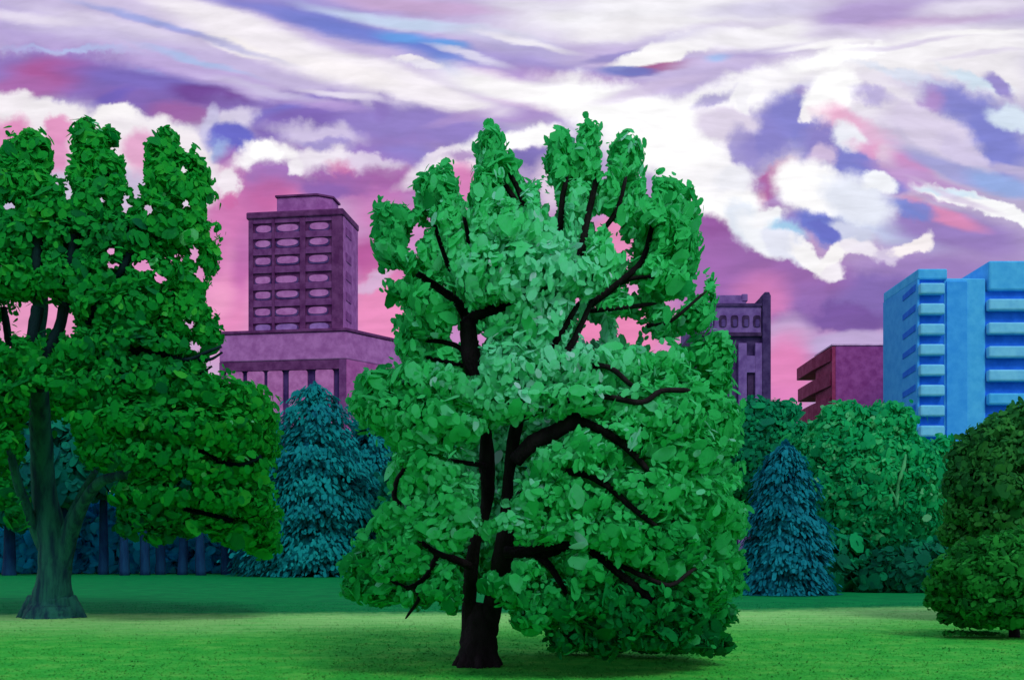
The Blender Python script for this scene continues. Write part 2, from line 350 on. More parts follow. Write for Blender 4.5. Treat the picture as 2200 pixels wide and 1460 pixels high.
class MB:
    """collects shapes into one mesh"""
    def __init__(s): s.v, s.f = [], []
    def tube(s, pts, rad, sides=10, wob=.1):
        pts, rad = smooth_path(pts, rad)
        b0 = len(s.v)
        up = np.array((0.31, 0.87, 0.39))
        for i, p in enumerate(pts):
            t = pts[min(i + 1, len(pts) - 1)] - pts[max(i - 1, 0)]
            t = t / (np.linalg.norm(t) + 1e-9)
            a = np.cross(t, up); a /= np.linalg.norm(a) + 1e-9
            b = np.cross(t, a)
            for k in range(sides):
                w = 2 * math.pi * k / sides
                q = rad[i] * (1 + wob * (rng.random() - .5))
                s.v.append(tuple(p + (a * math.cos(w) + b * math.sin(w)) * q))
        for i in range(len(pts) - 1):
            for k in range(sides):
                a0 = b0 + i * sides + k; a1 = b0 + i * sides + (k + 1) % sides
                s.f.append((a0, a1, a1 + sides, a0 + sides))
        s.f.append(tuple(b0 + k for k in range(sides))[::-1])
        e_ = b0 + (len(pts) - 1) * sides
        s.f.append(tuple(e_ + k for k in range(sides)))
    def box(s, x0, x1, y0, y1, z0, z1, bev=0):
        b = len(s.v)
        s.v += [(x0, y0, z0), (x1, y0, z0), (x1, y1, z0), (x0, y1, z0), (x0, y0, z1), (x1, y0, z1), (x1, y1, z1), (x0, y1, z1)]
        s.f += [tuple(b + i for i in q) for q in ((3, 2, 1, 0), (4, 5, 6, 7), (0, 1, 5, 4), (1, 2, 6, 5), (2, 3, 7, 6), (3, 0, 4, 7))]
    def prism(s, poly, z0, z1):
        """poly counter-clockwise in plan"""
        b, n = len(s.v), len(poly)
        s.v += [(x, y, z0) for x, y in poly] + [(x, y, z1) for x, y in poly]
        s.f += [tuple(b + i for i in range(n))[::-1], tuple(b + n + i for i in range(n))]
        s.f += [(b + i, b + (i + 1) % n, b + n + (i + 1) % n, b + n + i) for i in range(n)]
    def slab(s, out, y0, y1):
        """outline in x,z pushed from y0 (front) back to y1"""
        b, n = len(s.v), len(out)
        s.v += [(x, y0, z) for x, z in out] + [(x, y1, z) for x, z in out]
        s.f += [tuple(b + i for i in range(n)), tuple(b + n + i for i in range(n))[::-1]]
        s.f += [(b + (i + 1) % n, b + i, b + n + i, b + n + (i + 1) % n) for i in range(n)]
    def side_slab(s, out, x0, x1):
        """outline in y,z pushed from x0 to x1"""
        b, n = len(s.v), len(out)
        s.v += [(x0, y, z) for y, z in out] + [(x1, y, z) for y, z in out]
        s.f += [tuple(b + i for i in range(n)), tuple(b + n + i for i in range(n))[::-1]]
        s.f += [(b + (i + 1) % n, b + i, b + n + i, b + n + (i + 1) % n) for i in range(n)]
    def build(s, name, m, parent=None, smooth=False, origin=(0, 0, 0), bevel=0):
        me = bpy.data.meshes.new(name)
        o_ = np.array(origin)
        me.from_pydata([tuple(np.array(v) - o_) for v in s.v], [], s.f)
        me.validate()
        o = link(name, me, m, parent, smooth)
        if bevel:
            b = o.modifiers.new('bevel', 'BEVEL'); b.width = bevel; b.segments = 2; b.limit_method = 'ANGLE'
        return o

def sellipse(cx, cz, rx, rz, n=20, p=2.4):
    o = []
    for i in range(n):
        a = 2 * math.pi * i / n
        c, s_ = math.cos(a), math.sin(a)
        o.append((cx + rx * math.copysign(abs(c) ** (2 / p), c), cz + rz * math.copysign(abs(s_) ** (2 / p), s_)))
    return o

# ---- crowns of leaf dabs
RIM = [(math.cos(2 * math.pi * i / 8), math.sin(2 * math.pi * i / 8)) for i in range(8)]
def dab_mesh(name, pos, nor, axis, la, lb, tone, m, parent, origin, soft=None):
    """every leaf spray: an oval of eight corners, cupped"""
    n = len(pos)
    nor = nor / (np.linalg.norm(nor, axis=1, keepdims=True) + 1e-9)
    if soft is not None:                                   # upper side of every leaf turned outward
        f_ = np.sign((soft * nor).sum(1, keepdims=True)); f_[f_ == 0] = 1
        nor = nor * f_
    ax = axis - nor * (axis * nor).sum(1, keepdims=True)
    ax = ax / (np.linalg.norm(ax, axis=1, keepdims=True) + 1e-9)
    bx = np.cross(nor, ax)
    V = np.zeros((n, 8, 3))
    for k, (c, s_) in enumerate(RIM):
        w = 1 + .22 * (rng.random((n, 1)) - .5)
        V[:, k] = pos + ax * (la[:, None] * c * w) + bx * (lb[:, None] * s_ * w) - nor * (la[:, None] * .14 * c * c)
    V = V.reshape(-1, 3)
    V[:, 2] = np.maximum(V[:, 2], .02)
    V = V - np.array(origin)
    me = bpy.data.meshes.new(name)
    me.vertices.add(n * 8); me.vertices.foreach_set('co', V.ravel())
    me.loops.add(n * 8); me.loops.foreach_set('vertex_index', np.arange(n * 8, dtype=np.int32))
    me.polygons.add(n); me.polygons.foreach_set('loop_start', np.arange(0, n * 8, 8, dtype=np.int32))
    me.polygons.foreach_set('loop_total', np.full(n, 8, dtype=np.int32))
    me.update(calc_edges=True)
    at = me.attributes.new('tone', 'FLOAT', 'FACE')
    at.data.foreach_set('value', tone.astype(np.float32))
    if soft is not None:                                   # leaves share the roundness of the bough they sit on
        sg = np.sign((soft * nor).sum(1, keepdims=True)); sg[sg == 0] = 1
        q = soft / (np.linalg.norm(soft, axis=1, keepdims=True) + 1e-9) + nor * sg * .35
        q = q / (np.linalg.norm(q, axis=1, keepdims=True) + 1e-9)
        me.polygons.foreach_set('use_smooth', [True] * n)
        me.normals_split_custom_set_from_vertices(np.repeat(q, 8, axis=0).tolist())
    return link(name, me, m, parent)

def crown(clumps, D, axis_px, width_at, dab, cover, m, parent, origin, strokes=(), gaps=(), depth=.8, jit=.45, tone_j=.1,
          radial=None, droop=0.0, aspect=(.5, .8), name='crown', back=True, flash=.03, blend=36, loose=.07, accent=2.0):
    """clumps: (px, py, rx, ry, tone[, dy]); the crown is rounded in depth like its outline in width"""
    mpp = D / F_PX
    pos, nor, axs, la, lb, tn, soft, dts = [], [], [], [], [], [], [], []
    cmid = sum(c_[1] for c_ in clumps) / len(clumps)
    for cl in clumps:
        px, py, rx, ry, tone = cl[:5]
        w = width_at(py)
        s_ = math.sqrt(max(0.0, 1 - min(1.0, abs(px - axis_px) / w) ** 2))
        d0 = s_ * w * depth * mpp
        if len(cl) > 5: dys = [cl[5]]
        elif d0 > .35 * w * depth * mpp and back: dys = [-d0, d0]
        else: dys = [-d0 * .6]
        for dy in dys:
            Dd = D + dy
            c = P(px, py, Dd)
            R = np.array((rx, .5 * (rx + ry), ry)) * Dd / F_PX
            size = .5 * (dab[0] + dab[1]) * mpp
            area = 4 * math.pi * ((R[0] * R[1]) ** 1.6 / 3 + (R[0] * R[2]) ** 1.6 / 3 + (R[1] * R[2]) ** 1.6 / 3) ** (1 / 1.6)
            cov = cover * (1.0 if dy <= 0 else .55)
            n = max(8, int(cov * area / (math.pi * size * size * .65)))
            u = rng.normal(size=(n, 3)); u /= np.linalg.norm(u, axis=1, keepdims=True)
            r = 1 - .42 * rng.random((n, 1)) ** 1.5
            out_ = rng.random((n, 1)) < loose
            r = np.where(out_, 1 + .26 * rng.random((n, 1)), r)
            nb = rng.normal(size=(9, 3)) + np.array((np.sign(px - axis_px) * .5, 0, .5))    # sprigs standing out of the bough
            nb /= np.linalg.norm(nb, axis=1, keepdims=True)
            r = r * (.92 + .34 * (np.clip(u @ nb.T, 0, 1) ** 14).max(1, keepdims=True))
            na = int(accent * max(1.0, (rx + ry) / 70))
            if dy <= 0 and na:
                ua = rng.normal(size=(na, 3)); ua[:, 1] = -np.abs(ua[:, 1]) - .2; ua /= np.linalg.norm(ua, axis=1, keepdims=True)
                u = np.concatenate((u, ua)); r = np.concatenate((r, 1.02 + .1 * rng.random((na, 1)))); n += na
            else: na = 0
            p = c + u * r * R
            nn = u / R; nn /= np.linalg.norm(nn, axis=1, keepdims=True)
            cn_ = c - np.array(P(axis_px, cmid, D)); cn_ = cn_ / (np.linalg.norm(cn_) + 1e-6)
            soft.append(nn * .55 + cn_ * .8 + rng.normal(size=(n, 3)) * .16)
            nn = nn + rng.normal(size=(n, 3)) * jit
            org = np.array(P(*radial, D)) if radial else c - np.array((0, 0, R[2]))
            ax = p - org; ax /= np.linalg.norm(ax, axis=1, keepdims=True) + 1e-6
            ax = ax + rng.normal(size=(n, 3)) * .5 - np.array((0, 0, droop))
            l = (dab[0] + (dab[1] - dab[0]) * rng.random(n) ** 1.4) * Dd / F_PX
            if na: l[-na:] = (dab[1] * (1.1 + .7 * rng.random(na))) * Dd / F_PX
            dt = np.zeros(n); dt[n - na:] = rng.choice((-.14, -.1, -.07, .08), na); dts.append(dt)
            pos.append(p); nor.append(nn); axs.append(ax); la.append(l)
            lb.append(l * (aspect[0] + (aspect[1] - aspect[0]) * rng.random(n)))
            tn.append(np.full(n, tone))
    pos = np.concatenate(pos); nor = np.concatenate(nor); axs = np.concatenate(axs)
    la = np.concatenate(la); lb = np.concatenate(lb); tn = np.concatenate(tn); soft = np.concatenate(soft)
    keep = pos[:, 2] > .06
    cc = np.array([c_[:5] for c_ in clumps])
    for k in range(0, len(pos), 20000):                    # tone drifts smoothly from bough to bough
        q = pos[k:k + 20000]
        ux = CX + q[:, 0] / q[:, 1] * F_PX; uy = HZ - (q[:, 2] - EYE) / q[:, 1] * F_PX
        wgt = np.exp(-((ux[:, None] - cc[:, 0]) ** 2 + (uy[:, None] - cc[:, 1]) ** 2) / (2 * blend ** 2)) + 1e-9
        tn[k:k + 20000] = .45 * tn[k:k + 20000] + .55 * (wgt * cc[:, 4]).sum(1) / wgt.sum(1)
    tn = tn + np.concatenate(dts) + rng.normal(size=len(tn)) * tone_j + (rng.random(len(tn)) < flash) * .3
    qx = CX + pos[:, 0] / pos[:, 1] * F_PX
    qy = HZ - (pos[:, 2] - EYE) / pos[:, 1] * F_PX
    rp = lb / pos[:, 1] * F_PX * .75
    for pts, half, depth_y in strokes:                     # openings between the leaves where a limb shows
        for (ax_, ay_), (bx_, by_) in zip(pts[:-1], pts[1:]):
            dx, dy_ = bx_ - ax_, by_ - ay_
            t = np.clip(((qx - ax_) * dx + (qy - ay_) * dy_) / (dx * dx + dy_ * dy_ + 1e-6), 0, 1)
            dist = np.hypot(qx - ax_ - t * dx, qy - ay_ - t * dy_)
            keep &= ~((dist < half + rp) & (pos[:, 1] < D + depth_y + .15))
    for gx, gy, grx, gry in gaps:                          # holes with the sky behind
        keep &= ((qx - gx) / (grx + rp)) ** 2 + ((qy - gy) / (gry + rp)) ** 2 > .45 + .9 * rng.random(len(qx))
    return dab_mesh(name, pos[keep], nor[keep], axs[keep], la[keep], lb[keep], np.clip(tn[keep], 0, 1), m, parent, origin, soft[keep])

# ------------------------------------------------------------------ materials
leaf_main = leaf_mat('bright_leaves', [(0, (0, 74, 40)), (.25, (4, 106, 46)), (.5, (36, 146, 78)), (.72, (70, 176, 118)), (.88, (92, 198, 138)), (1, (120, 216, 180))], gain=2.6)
leaf_left = leaf_mat('deep_leaves', [(0, (0, 58, 52)), (.3, (0, 92, 42)), (.55, (8, 124, 38)), (.8, (40, 140, 40)), (1, (84, 184, 124))], gain=2.2)
leaf_teal = leaf_mat('teal_needles', [(0, (0, 66, 100)), (.35, (0, 98, 112)), (.65, (0, 122, 122)), (1, (10, 140, 136))], .35, gain=1.75)
leaf_blue = leaf_mat('blue_needles', [(0, (0, 58, 92)), (.35, (0, 92, 112)), (.65, (0, 112, 124)), (1, (20, 132, 146))], .35, gain=1.75)
leaf_fresh = leaf_mat('fresh_leaves', [(0, (0, 88, 66)), (.35, (0, 126, 78)), (.65, (14, 152, 84)), (1, (100, 200, 130))], gain=1.85)
leaf_wood = leaf_mat('wood_leaves', [(0, (0, 66, 84)), (.4, (0, 100, 92)), (.7, (0, 122, 96)), (1, (10, 140, 100))], gain=1.5)
leaf_olive = leaf_mat('olive_leaves', [(0, (6, 50, 30)), (.4, (20, 88, 38)), (.7, (40, 112, 44)), (1, (50, 142, 84))], gain=2.1)
leaf_shrub = leaf_mat('dark_shrub_leaves', [(0, (0, 46, 26)), (.4, (10, 88, 30)), (.7, (24, 116, 38)), (1, (44, 144, 60))], gain=2.1)
bark_black = surf('black_bark', (14, 10, 14), (34, 28, 34), 6, (1, 1, .3), bump=.5)
bark_teal = surf('teal_grey_bark', (8, 52, 70), (30, 104, 92), 4.5, (1, 1, .16), bump=.6, lo=.4, hi=.6)
leaf_under = leaf_mat('undergrowth_leaves', [(0, (0, 96, 130)), (.4, (0, 122, 156)), (.7, (8, 140, 166)), (1, (30, 160, 176))], gain=2.6)
bark_navy = surf('navy_bark', (0, 46, 88), (8, 66, 106), 3, (1, 1, .3), bump=.3)
bark_dark = surf('dark_limb_bark', (2, 26, 40), (10, 50, 54), 3, (1, 1, .3), bump=.4)
bark_pale = surf('pale_bark', (60, 168, 110), (96, 200, 130), 3, (1, 1, .3), bump=.3)

# ------------------------------------------------------------------ ground
def lawn_material():
    m, nt, N, L = nodes_mat('grass')
    t = N('ShaderNodeTexCoord')
    sp = N('ShaderNodeSeparateXYZ'); L(t.outputs['Object'], sp.inputs[0])
    def noise(scale, det, stretch, rough=.6):
        mp = N('ShaderNodeMapping'); L(t.outputs['Object'], mp.inputs['Vector']); mp.inputs['Scale'].default_value = stretch
        n = N('ShaderNodeTexNoise'); L(mp.outputs[0], n.inputs['Vector']); n.inputs['Scale'].default_value = scale; n.inputs['Detail'].default_value = det
        n.inputs['Roughness'].default_value = rough
        return n.outputs['Fac']
    def ramp(f, *st):
        r = N('ShaderNodeValToRGB'); L(f, r.inputs[0])
        for i, (p, c) in enumerate(st):
            e_ = r.color_ramp.elements[i] if i < 2 else r.color_ramp.elements.new(p)
            e_.position = p; e_.color = lin(c)
        return r.outputs[0]
    near_grass = ramp(noise(1.3, 12, (1, 1.1, 1), .78), (.3, (24, 152, 54)), (.5, (56, 180, 64)), (.7, (108, 202, 86)))
    shade_band = ramp(noise(.9, 10, (1, 1, 1), .75), (.3, (0, 104, 60)), (.55, (0, 130, 66)), (.75, (22, 152, 80)))
    pale = ramp(noise(1.2, 6, (.5, 2, 1)), (.3, (108, 208, 104)), (.7, (164, 228, 140)))
    # painted shade: darker green beyond a wavering line some thirty metres off
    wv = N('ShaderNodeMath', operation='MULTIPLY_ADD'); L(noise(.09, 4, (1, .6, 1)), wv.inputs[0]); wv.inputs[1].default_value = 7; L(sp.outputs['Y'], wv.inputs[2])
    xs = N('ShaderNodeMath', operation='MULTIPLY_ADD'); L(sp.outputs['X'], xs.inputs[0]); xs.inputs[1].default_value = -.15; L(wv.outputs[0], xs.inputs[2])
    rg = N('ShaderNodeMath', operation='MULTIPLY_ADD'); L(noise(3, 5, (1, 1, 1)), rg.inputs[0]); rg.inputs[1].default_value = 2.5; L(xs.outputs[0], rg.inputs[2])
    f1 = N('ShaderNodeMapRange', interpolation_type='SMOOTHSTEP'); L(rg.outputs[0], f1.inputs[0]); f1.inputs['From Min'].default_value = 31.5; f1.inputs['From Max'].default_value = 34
    f2 = N('ShaderNodeMapRange', interpolation_type='SMOOTHSTEP'); L(rg.outputs[0], f2.inputs[0]); f2.inputs['From Min'].default_value = 24; f2.inputs['From Max'].default_value = 31; f2.inputs['To Max'].default_value = .85
    a = N('ShaderNodeMix', data_type='RGBA'); L(f2.outputs[0], a.inputs[0]); L(near_grass, a.inputs[6]); L(pale, a.inputs[7])
    b = N('ShaderNodeMix', data_type='RGBA'); L(f1.outputs[0], b.inputs[0]); L(a.outputs[2], b.inputs[6]); L(shade_band, b.inputs[7])
    bm = N('ShaderNodeBump'); bm.inputs['Strength'].default_value = .25; bm.inputs['Distance'].default_value = .04; L(noise(14, 4, (1, 1, 1)), bm.inputs['Height'])
    p = N('ShaderNodeBsdfPrincipled'); p.inputs['Roughness'].default_value = .95; p.inputs['Specular IOR Level'].default_value = .05
    L(b.outputs[2], p.inputs['Base Color']); L(bm.outputs[0], p.inputs['Normal'])
    o = N('ShaderNodeOutputMaterial'); L(p.outputs[0], o.inputs[0])
    return m
g = MB()
g.v = [(-1500, -200, 0), (1500, -200, 0), (1500, 2600, 0), (-1500, 2600, 0)]; g.f = [(0, 1, 2, 3)]
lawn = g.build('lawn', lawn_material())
lawn['kind'] = 'structure'
# short blades standing in the nearer grass
ng = 45000
gy_ = 12.2 + 22 * rng.random(ng) ** 1.5
gx_ = (rng.random(ng) * 2 - 1) * (gy_ * .53 + .5)
ga = (rng.random(ng) * 2 - 1) * 1.1
gh = .010 + .024 * rng.random(ng) ** 2
gw = .008 + .012 * rng.random(ng)
V = np.zeros((ng, 3, 3))
V[:, 0, 0] = gx_ - np.cos(ga) * gw; V[:, 0, 1] = gy_ - np.sin(ga) * gw
V[:, 1, 0] = gx_ + np.cos(ga) * gw; V[:, 1, 1] = gy_ + np.sin(ga) * gw
V[:, 2, 0] = gx_ + rng.normal(size=ng) * .015; V[:, 2, 1] = gy_ + rng.normal(size=ng) * .015; V[:, 2, 2] = gh
V[:, :2, 2] = .002
me = bpy.data.meshes.new('grass')
me.vertices.add(ng * 3); me.vertices.foreach_set('co', V.reshape(-1))
me.loops.add(ng * 3); me.loops.foreach_set('vertex_index', np.arange(ng * 3, dtype=np.int32))
me.polygons.add(ng); me.polygons.foreach_set('loop_start', np.arange(0, ng * 3, 3, dtype=np.int32)); me.polygons.foreach_set('loop_total', np.full(ng, 3, dtype=np.int32))
me.update(calc_edges=True)
me.polygons.foreach_set('use_smooth', [True] * ng)
gn_ = np.repeat(np.stack((rng.normal(size=ng) * .25, rng.normal(size=ng) * .25 - .15, np.ones(ng)), 1), 3, axis=0)
me.normals_split_custom_set_from_vertices((gn_ / np.linalg.norm(gn_, axis=1, keepdims=True)).tolist())
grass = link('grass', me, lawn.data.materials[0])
grass['kind'] = 'stuff'
grass['label'] = 'short green grass blades covering the near lawn'
grass['category'] = 'grass'

# ------------------------------------------------------------------ buildings
def mat2(name, c, d=14, scale=.5, **k):
    a = tuple(max(0, v - d) for v in c); b = tuple(min(255, v + d) for v in c)
    return surf(name, a, b, scale, rough=.8, **k)

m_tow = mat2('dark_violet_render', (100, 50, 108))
m_band = mat2('violet_spandrel', (114, 62, 126))
m_deep = mat2('deep_indigo', (78, 58, 124))
m_pane = mat2('lilac_glass', (184, 118, 190))
m_pane2 = mat2('dusk_glass', (146, 112, 186))
m_side = mat2('lit_violet_render', (158, 96, 172))  # light on the tower's right flank put into the colour; penthouse shares it
m_mark = mat2('faded_marks', (132, 72, 146))
m_pod = mat2('lilac_panel', (170, 108, 182))
m_col = mat2('pale_mauve_panel', (188, 116, 186))
m_podside = mat2('mauve_panel', (170, 92, 168))
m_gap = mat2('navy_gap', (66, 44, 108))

# -- tower on a podium
DT = 220.0
mpp = DT / F_PX
YAW = math.radians(8)
org = np.array(((735 - CX) * mpp, DT, 0.0))                     # near right corner of the tower
tower = thing('tower_block', 'purple high rise with rows of oval windows standing on a wide columned podium', 'tower', tuple(org), rotz=-YAW)
def tz(py): return EYE + (HZ - py) * mpp
TW, TD, ztop, zpod = 21.3, 11.5, tz(450), tz(716)
b = MB(); b.box(-TW, 0, .5, TD, 0, ztop - 1.2); b.build('wall', m_tow, tower, bevel=.15)
b = MB(); b.box(-TW - .25, .3, -.3, TD + .3, ztop - 1.198, ztop + .3); b.build('cornice', m_tow, tower, bevel=.3)
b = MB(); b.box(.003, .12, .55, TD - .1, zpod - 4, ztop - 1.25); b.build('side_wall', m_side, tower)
def tx(px): return (px - 735) * mpp * 1.02
rows = [483, 515, 553, 593, 627, 664, 698]
cols = [(560, 17, 8), (613, 24, 8), (682, 21, 8)]
mids = [499, 534, 573, 610, 646, 682]
b = MB()
for x0, x1 in ((528, 538), (580, 586), (642, 654), (712, 735)):
    b.box(max(-TW, tx(x0)), min(-.002, tx(x1)), 0, .499, zpod - 1, ztop - 1.2)
b.build('pier', m_tow, tower, bevel=.08)
for y in mids + [466]:
    b = MB()
    h = 7 if y != 466 else 6
    for x0, x1 in ((538, 580), (586, 642), (654, 712)):
        b.box(tx(x0) + .002, tx(x1) - .002, .1, .498, tz(y + h), tz(y - h))
    b.build('spandrel', m_band, tower, bevel=.06)
for ri, y in enumerate(rows):
    for ci, (x, rx, ry) in enumerate(cols):
        jx, jy = rng.uniform(-2, 2), rng.uniform(-1.5, 1.5)
        fr = MB(); fr.slab(sellipse(tx(x + jx), tz(y + jy + 2), rx * mpp * 1.12, ry * mpp * 1.12, p=3), .36, .499)
        f = fr.build('window', m_deep, tower)  # recess shadow round the pane, painted as an indigo rim
        pn = MB(); pn.slab(sellipse(tx(x + jx), tz(y + jy), rx * mpp, ry * mpp * .95, p=rng.uniform(2, 3.4)), .28, .358)
        pn.build('pane', m_pane2 if ri == 6 else m_pane, f)
for y in (490, 545, 585, 630, 672):
    b = MB(); b.box(.122, .25, 2.2, 6.2, tz(y + 9), tz(y - 9)); f = b.build('side_window', m_mark, tower)
b = MB(); b.prism([(tx(585), 1.5), (tx(675), 1.5), (tx(703), 3.6), (tx(703), 8), (tx(585), 8)], ztop + .303, tz(412))
ph = b.build('penthouse', m_tow if False else m_side, tower, bevel=.3)
b = MB(); b.prism([(tx(583), 1.2), (tx(676), 1.2), (tx(706), 3.5), (tx(706), 8.3), (tx(583), 8.3)], tz(412) + .002, tz(408)); b.build('penthouse_roof', m_tow, ph)
# podium: its right flank runs off at an angle
PB = [(tx(472), -2.2), (tx(750), -2.2), (tx(750) + 12.0, 17.0), (tx(472), 17.0)]
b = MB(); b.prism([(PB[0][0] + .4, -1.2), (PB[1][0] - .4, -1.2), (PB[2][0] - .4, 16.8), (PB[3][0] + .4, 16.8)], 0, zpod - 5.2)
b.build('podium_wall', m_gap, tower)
b = MB(); b.prism(PB, zpod - 5.9, zpod); pod = b.build('podium_fascia', m_pod, tower, bevel=.25)
b = MB(); b.prism([(PB[0][0] - .2, -2.5), (PB[1][0] + .2, -2.5), (PB[2][0] + .3, 17.2), (PB[3][0] - .2, 17.2)], zpod + .002, zpod + .7); b.build('podium_coping', m_tow, tower, bevel=.15)
b = MB(); b.box(PB[0][0] + .1, PB[1][0] - .1, -2.0, -1.205, zpod - 7.9, zpod - 5.902); b.build('lintel', m_tow, tower)
for x0, x1 in ((485, 523), (532, 570), (577, 611), (624, 665), (682, 722)):
    b = MB(); b.slab([(tx(x0) + .3, 0), (tx(x1) - .3, 0), (tx(x1), 3), (tx(x1), zpod - 8.3), (tx(x1) - .3, zpod - 7.902), (tx(x0) + .3, zpod - 7.902), (tx(x0), zpod - 8.3), (tx(x0), 3)], -1.9, -1.203)
    b.build('column', m_col, tower, bevel=.2)
b = MB(); b.box(tx(472), tx(472) + .9, -2.1, -1.203, 0, zpod - 5.903); b.build('corner_pier', m_band, tower)
b = MB(); b.box(tx(735), tx(750), -2.1, -1.203, 0, zpod - 5.903); b.build('corner_pier', m_band, tower)
b = MB(); dx, dy = PB[2][0] - PB[1][0], PB[2][1] - PB[1][1]
b.prism([(PB[1][0] - .35, -1.9), (PB[1][0] + .05, -1.9), (PB[2][0] + .05, 16.9), (PB[2][0] - .35, 16.9)], 0, zpod - 5.903)
b.build('podium_side', m_podside, tower)

# -- slender dark tower behind the great tree
m_s1 = mat2('slate_violet', (118, 92, 162)); m_s2 = mat2('dark_plum_slate', (66, 50, 102)); m_s3 = mat2('blackish_plum', (60, 40, 84))
DB = 230.0; mb = DB / F_PX
o2 = np.array(((1655 - CX) * mb, DB, 0))
slate = thing('office_building', 'slate purple building with small square windows under its roofline, behind the big tree', 'building', tuple(o2))
def bx(px): return (px - 1655) * mb
def bz(py): return EYE + (HZ - py) * mb
b = MB(); b.box(bx(1486), bx(1637), .6, 16, 0, bz(716)); b.build('wall', m_s2, slate)
b = MB(); b.box(bx(1486), bx(1636), 0, 15, bz(716) + .002, bz(658)); b.build('upper_storey', m_s1, slate, bevel=.15)
b = MB(); b.box(bx(1484), bx(1636), -.35, 15.2, bz(658) + .002, bz(652)); b.build('cornice', m_s2, slate)
b = MB(); b.box(bx(1540), bx(1610), 3, 10, bz(652) + .002, bz(626)); b.box(bx(1600), bx(1613), 2.8, 10.2, bz(640), bz(624)); b.build('penthouse', m_s1, slate, bevel=.2)
b = MB(); b.box(bx(1637) + .002, 0, -.6, 16, 0, bz(634)); b.slab([(bx(1638), bz(634) + .002), (bx(1654), bz(634) + .002), (bx(1652), bz(628)), (bx(1642), bz(628))], -.5, 3); b.build('corner_pier', m_s2, slate, bevel=.15)
for x in (1503, 1527, 1553, 1578, 1602, 1626):
    b = MB(); b.slab(sellipse(bx(x), bz(690), 8 * mb, 13 * mb, p=4), -.12, -.002); f = b.build('window', m_s3, slate)
    b = MB(); b.slab(sellipse(bx(x + 1), bz(694), 4.5 * mb, 8 * mb, p=4), -.2, -.122); b.build('pane', m_deep, f)
b = MB(); b.box(bx(1486), bx(1636), -.25, -.002 + .6, bz(722), bz(714)); b.build('string_course', m_s3, slate)
b = MB()
for x0, x1 in ((1586, 1605), (1622, 1639)):
    b.box(bx(x0), bx(x1) - .1, -.3, .598, 0, bz(737))
b.build('pilaster', m_s1, slate, bevel=.1)
b = MB(); b.box(bx(1605) - .098, bx(1622) - .002, -.2, .596, bz(800), bz(764)); b.build('panel', m_s1, slate)
b = MB(); b.box(bx(1607), bx(1620), .3, .598, 0, bz(803)); b.build('doorway', m_s3, slate)

# -- low plum block with jutting floors
m_c1 = mat2('plum_brick', (150, 72, 148)); m_c2 = mat2('wine_brick', (150, 54, 98)); m_c3 = mat2('light_coping', (214, 178, 220))
DC = 240.0; mc = DC / F_PX
o3 = np.array(((1795 - CX) * mc, DC, 0))
plum = thing('apartment_building', 'low plum red block with three jutting floors down its side, left of the blue building', 'building', tuple(o3))
def cz(py): return EYE + (HZ - py) * mc
b = MB(); b.box(.002, 14, 0, 13.5, 0, cz(742)); b.build('wall', m_c1, plum, bevel=.15)
b = MB(); b.box(-.8, -.002, 0, 13, 0, cz(744)); b.build('side_wall', m_c2, plum)
b = MB(); b.box(-.9, 14.2, -.2, 13.7, cz(742) + .003, cz(739)); b.build('coping', m_c3, plum)
for z1, z0, ln in ((744, 775, 27), (795, 828, 26), (848, 890, 25)):
    b = MB(); b.prism([(-1.1, .6), (-.803, .6), (-.803, 13.8), (3.0, 13.8), (3.0, ln), (-1.6, ln), (-1.8, 13)], cz(z0), cz(z1) - .3)
    b.build('balcony', m_c2, plum, bevel=.1)

# -- blue apartment house
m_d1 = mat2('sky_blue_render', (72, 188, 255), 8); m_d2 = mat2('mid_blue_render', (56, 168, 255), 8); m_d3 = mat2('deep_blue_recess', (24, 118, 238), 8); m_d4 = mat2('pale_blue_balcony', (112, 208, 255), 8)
m_d5 = mat2('blue_side', (64, 174, 255), 8)
DD = 200.0; md = DD / F_PX
o4 = np.array(((1972 - CX) * md, DD, 0))
blue = thing('apartment_block', 'bright blue apartment block with stacked balconies on both wings', 'building', tuple(o4))
def dx_(px): return (px - 1972) * md
def dz_(py): return EYE + (HZ - py) * md
b = MB(); b.box(dx_(2030), dx_(2120), .4, 20, 0, dz_(596)); b.build('wall', m_d1, blue, bevel=.3)
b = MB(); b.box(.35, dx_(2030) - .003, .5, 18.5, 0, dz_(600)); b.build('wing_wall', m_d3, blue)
b = MB(); b.box(0, dx_(2030) + .5, -.1, 18.7, dz_(600) + .002, dz_(577)); b.build('parapet', m_d1, blue, bevel=.3)
b = MB(); b.box(-.05, .348, .1, 18.6, 0, dz_(600)); sidew = b.build('side_wall', m_d5, blue)
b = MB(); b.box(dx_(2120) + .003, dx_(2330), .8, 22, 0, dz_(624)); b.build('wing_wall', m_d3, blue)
b = MB(); b.box(dx_(2124), dx_(2335), -.2, 22, dz_(624) + .002, dz_(560)); b.build('parapet', m_d1, blue, bevel=.4)
for k in range(9):
    y = 621 + k * 43.5
    b = MB(); b.box(.1, dx_(2026), -1.1, .498, dz_(y + 13), dz_(y - 11)); b.build('balcony', m_d4 if k < 8 else m_d2, blue, bevel=.35)
for k in range(7):
    y = 655 + k * 50.5
    b = MB(); b.box(dx_(2121), dx_(2335), -.8, .798, dz_(y + 13), dz_(y - 12)); b.build('balcony', m_d4 if k < 4 else m_d1, blue, bevel=.35)
b = MB(); b.box(dx_(2034), dx_(2078), -.05, .398, 0, dz_(604)); b.build('pilaster', m_d2, blue, bevel=.1)
for k in range(8):                                               # slanting stair slits down the left flank
    z = 612 + k * 43
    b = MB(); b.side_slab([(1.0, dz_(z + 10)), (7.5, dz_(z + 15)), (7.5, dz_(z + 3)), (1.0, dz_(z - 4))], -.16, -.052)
    b.build('side_window', m_d3, blue)

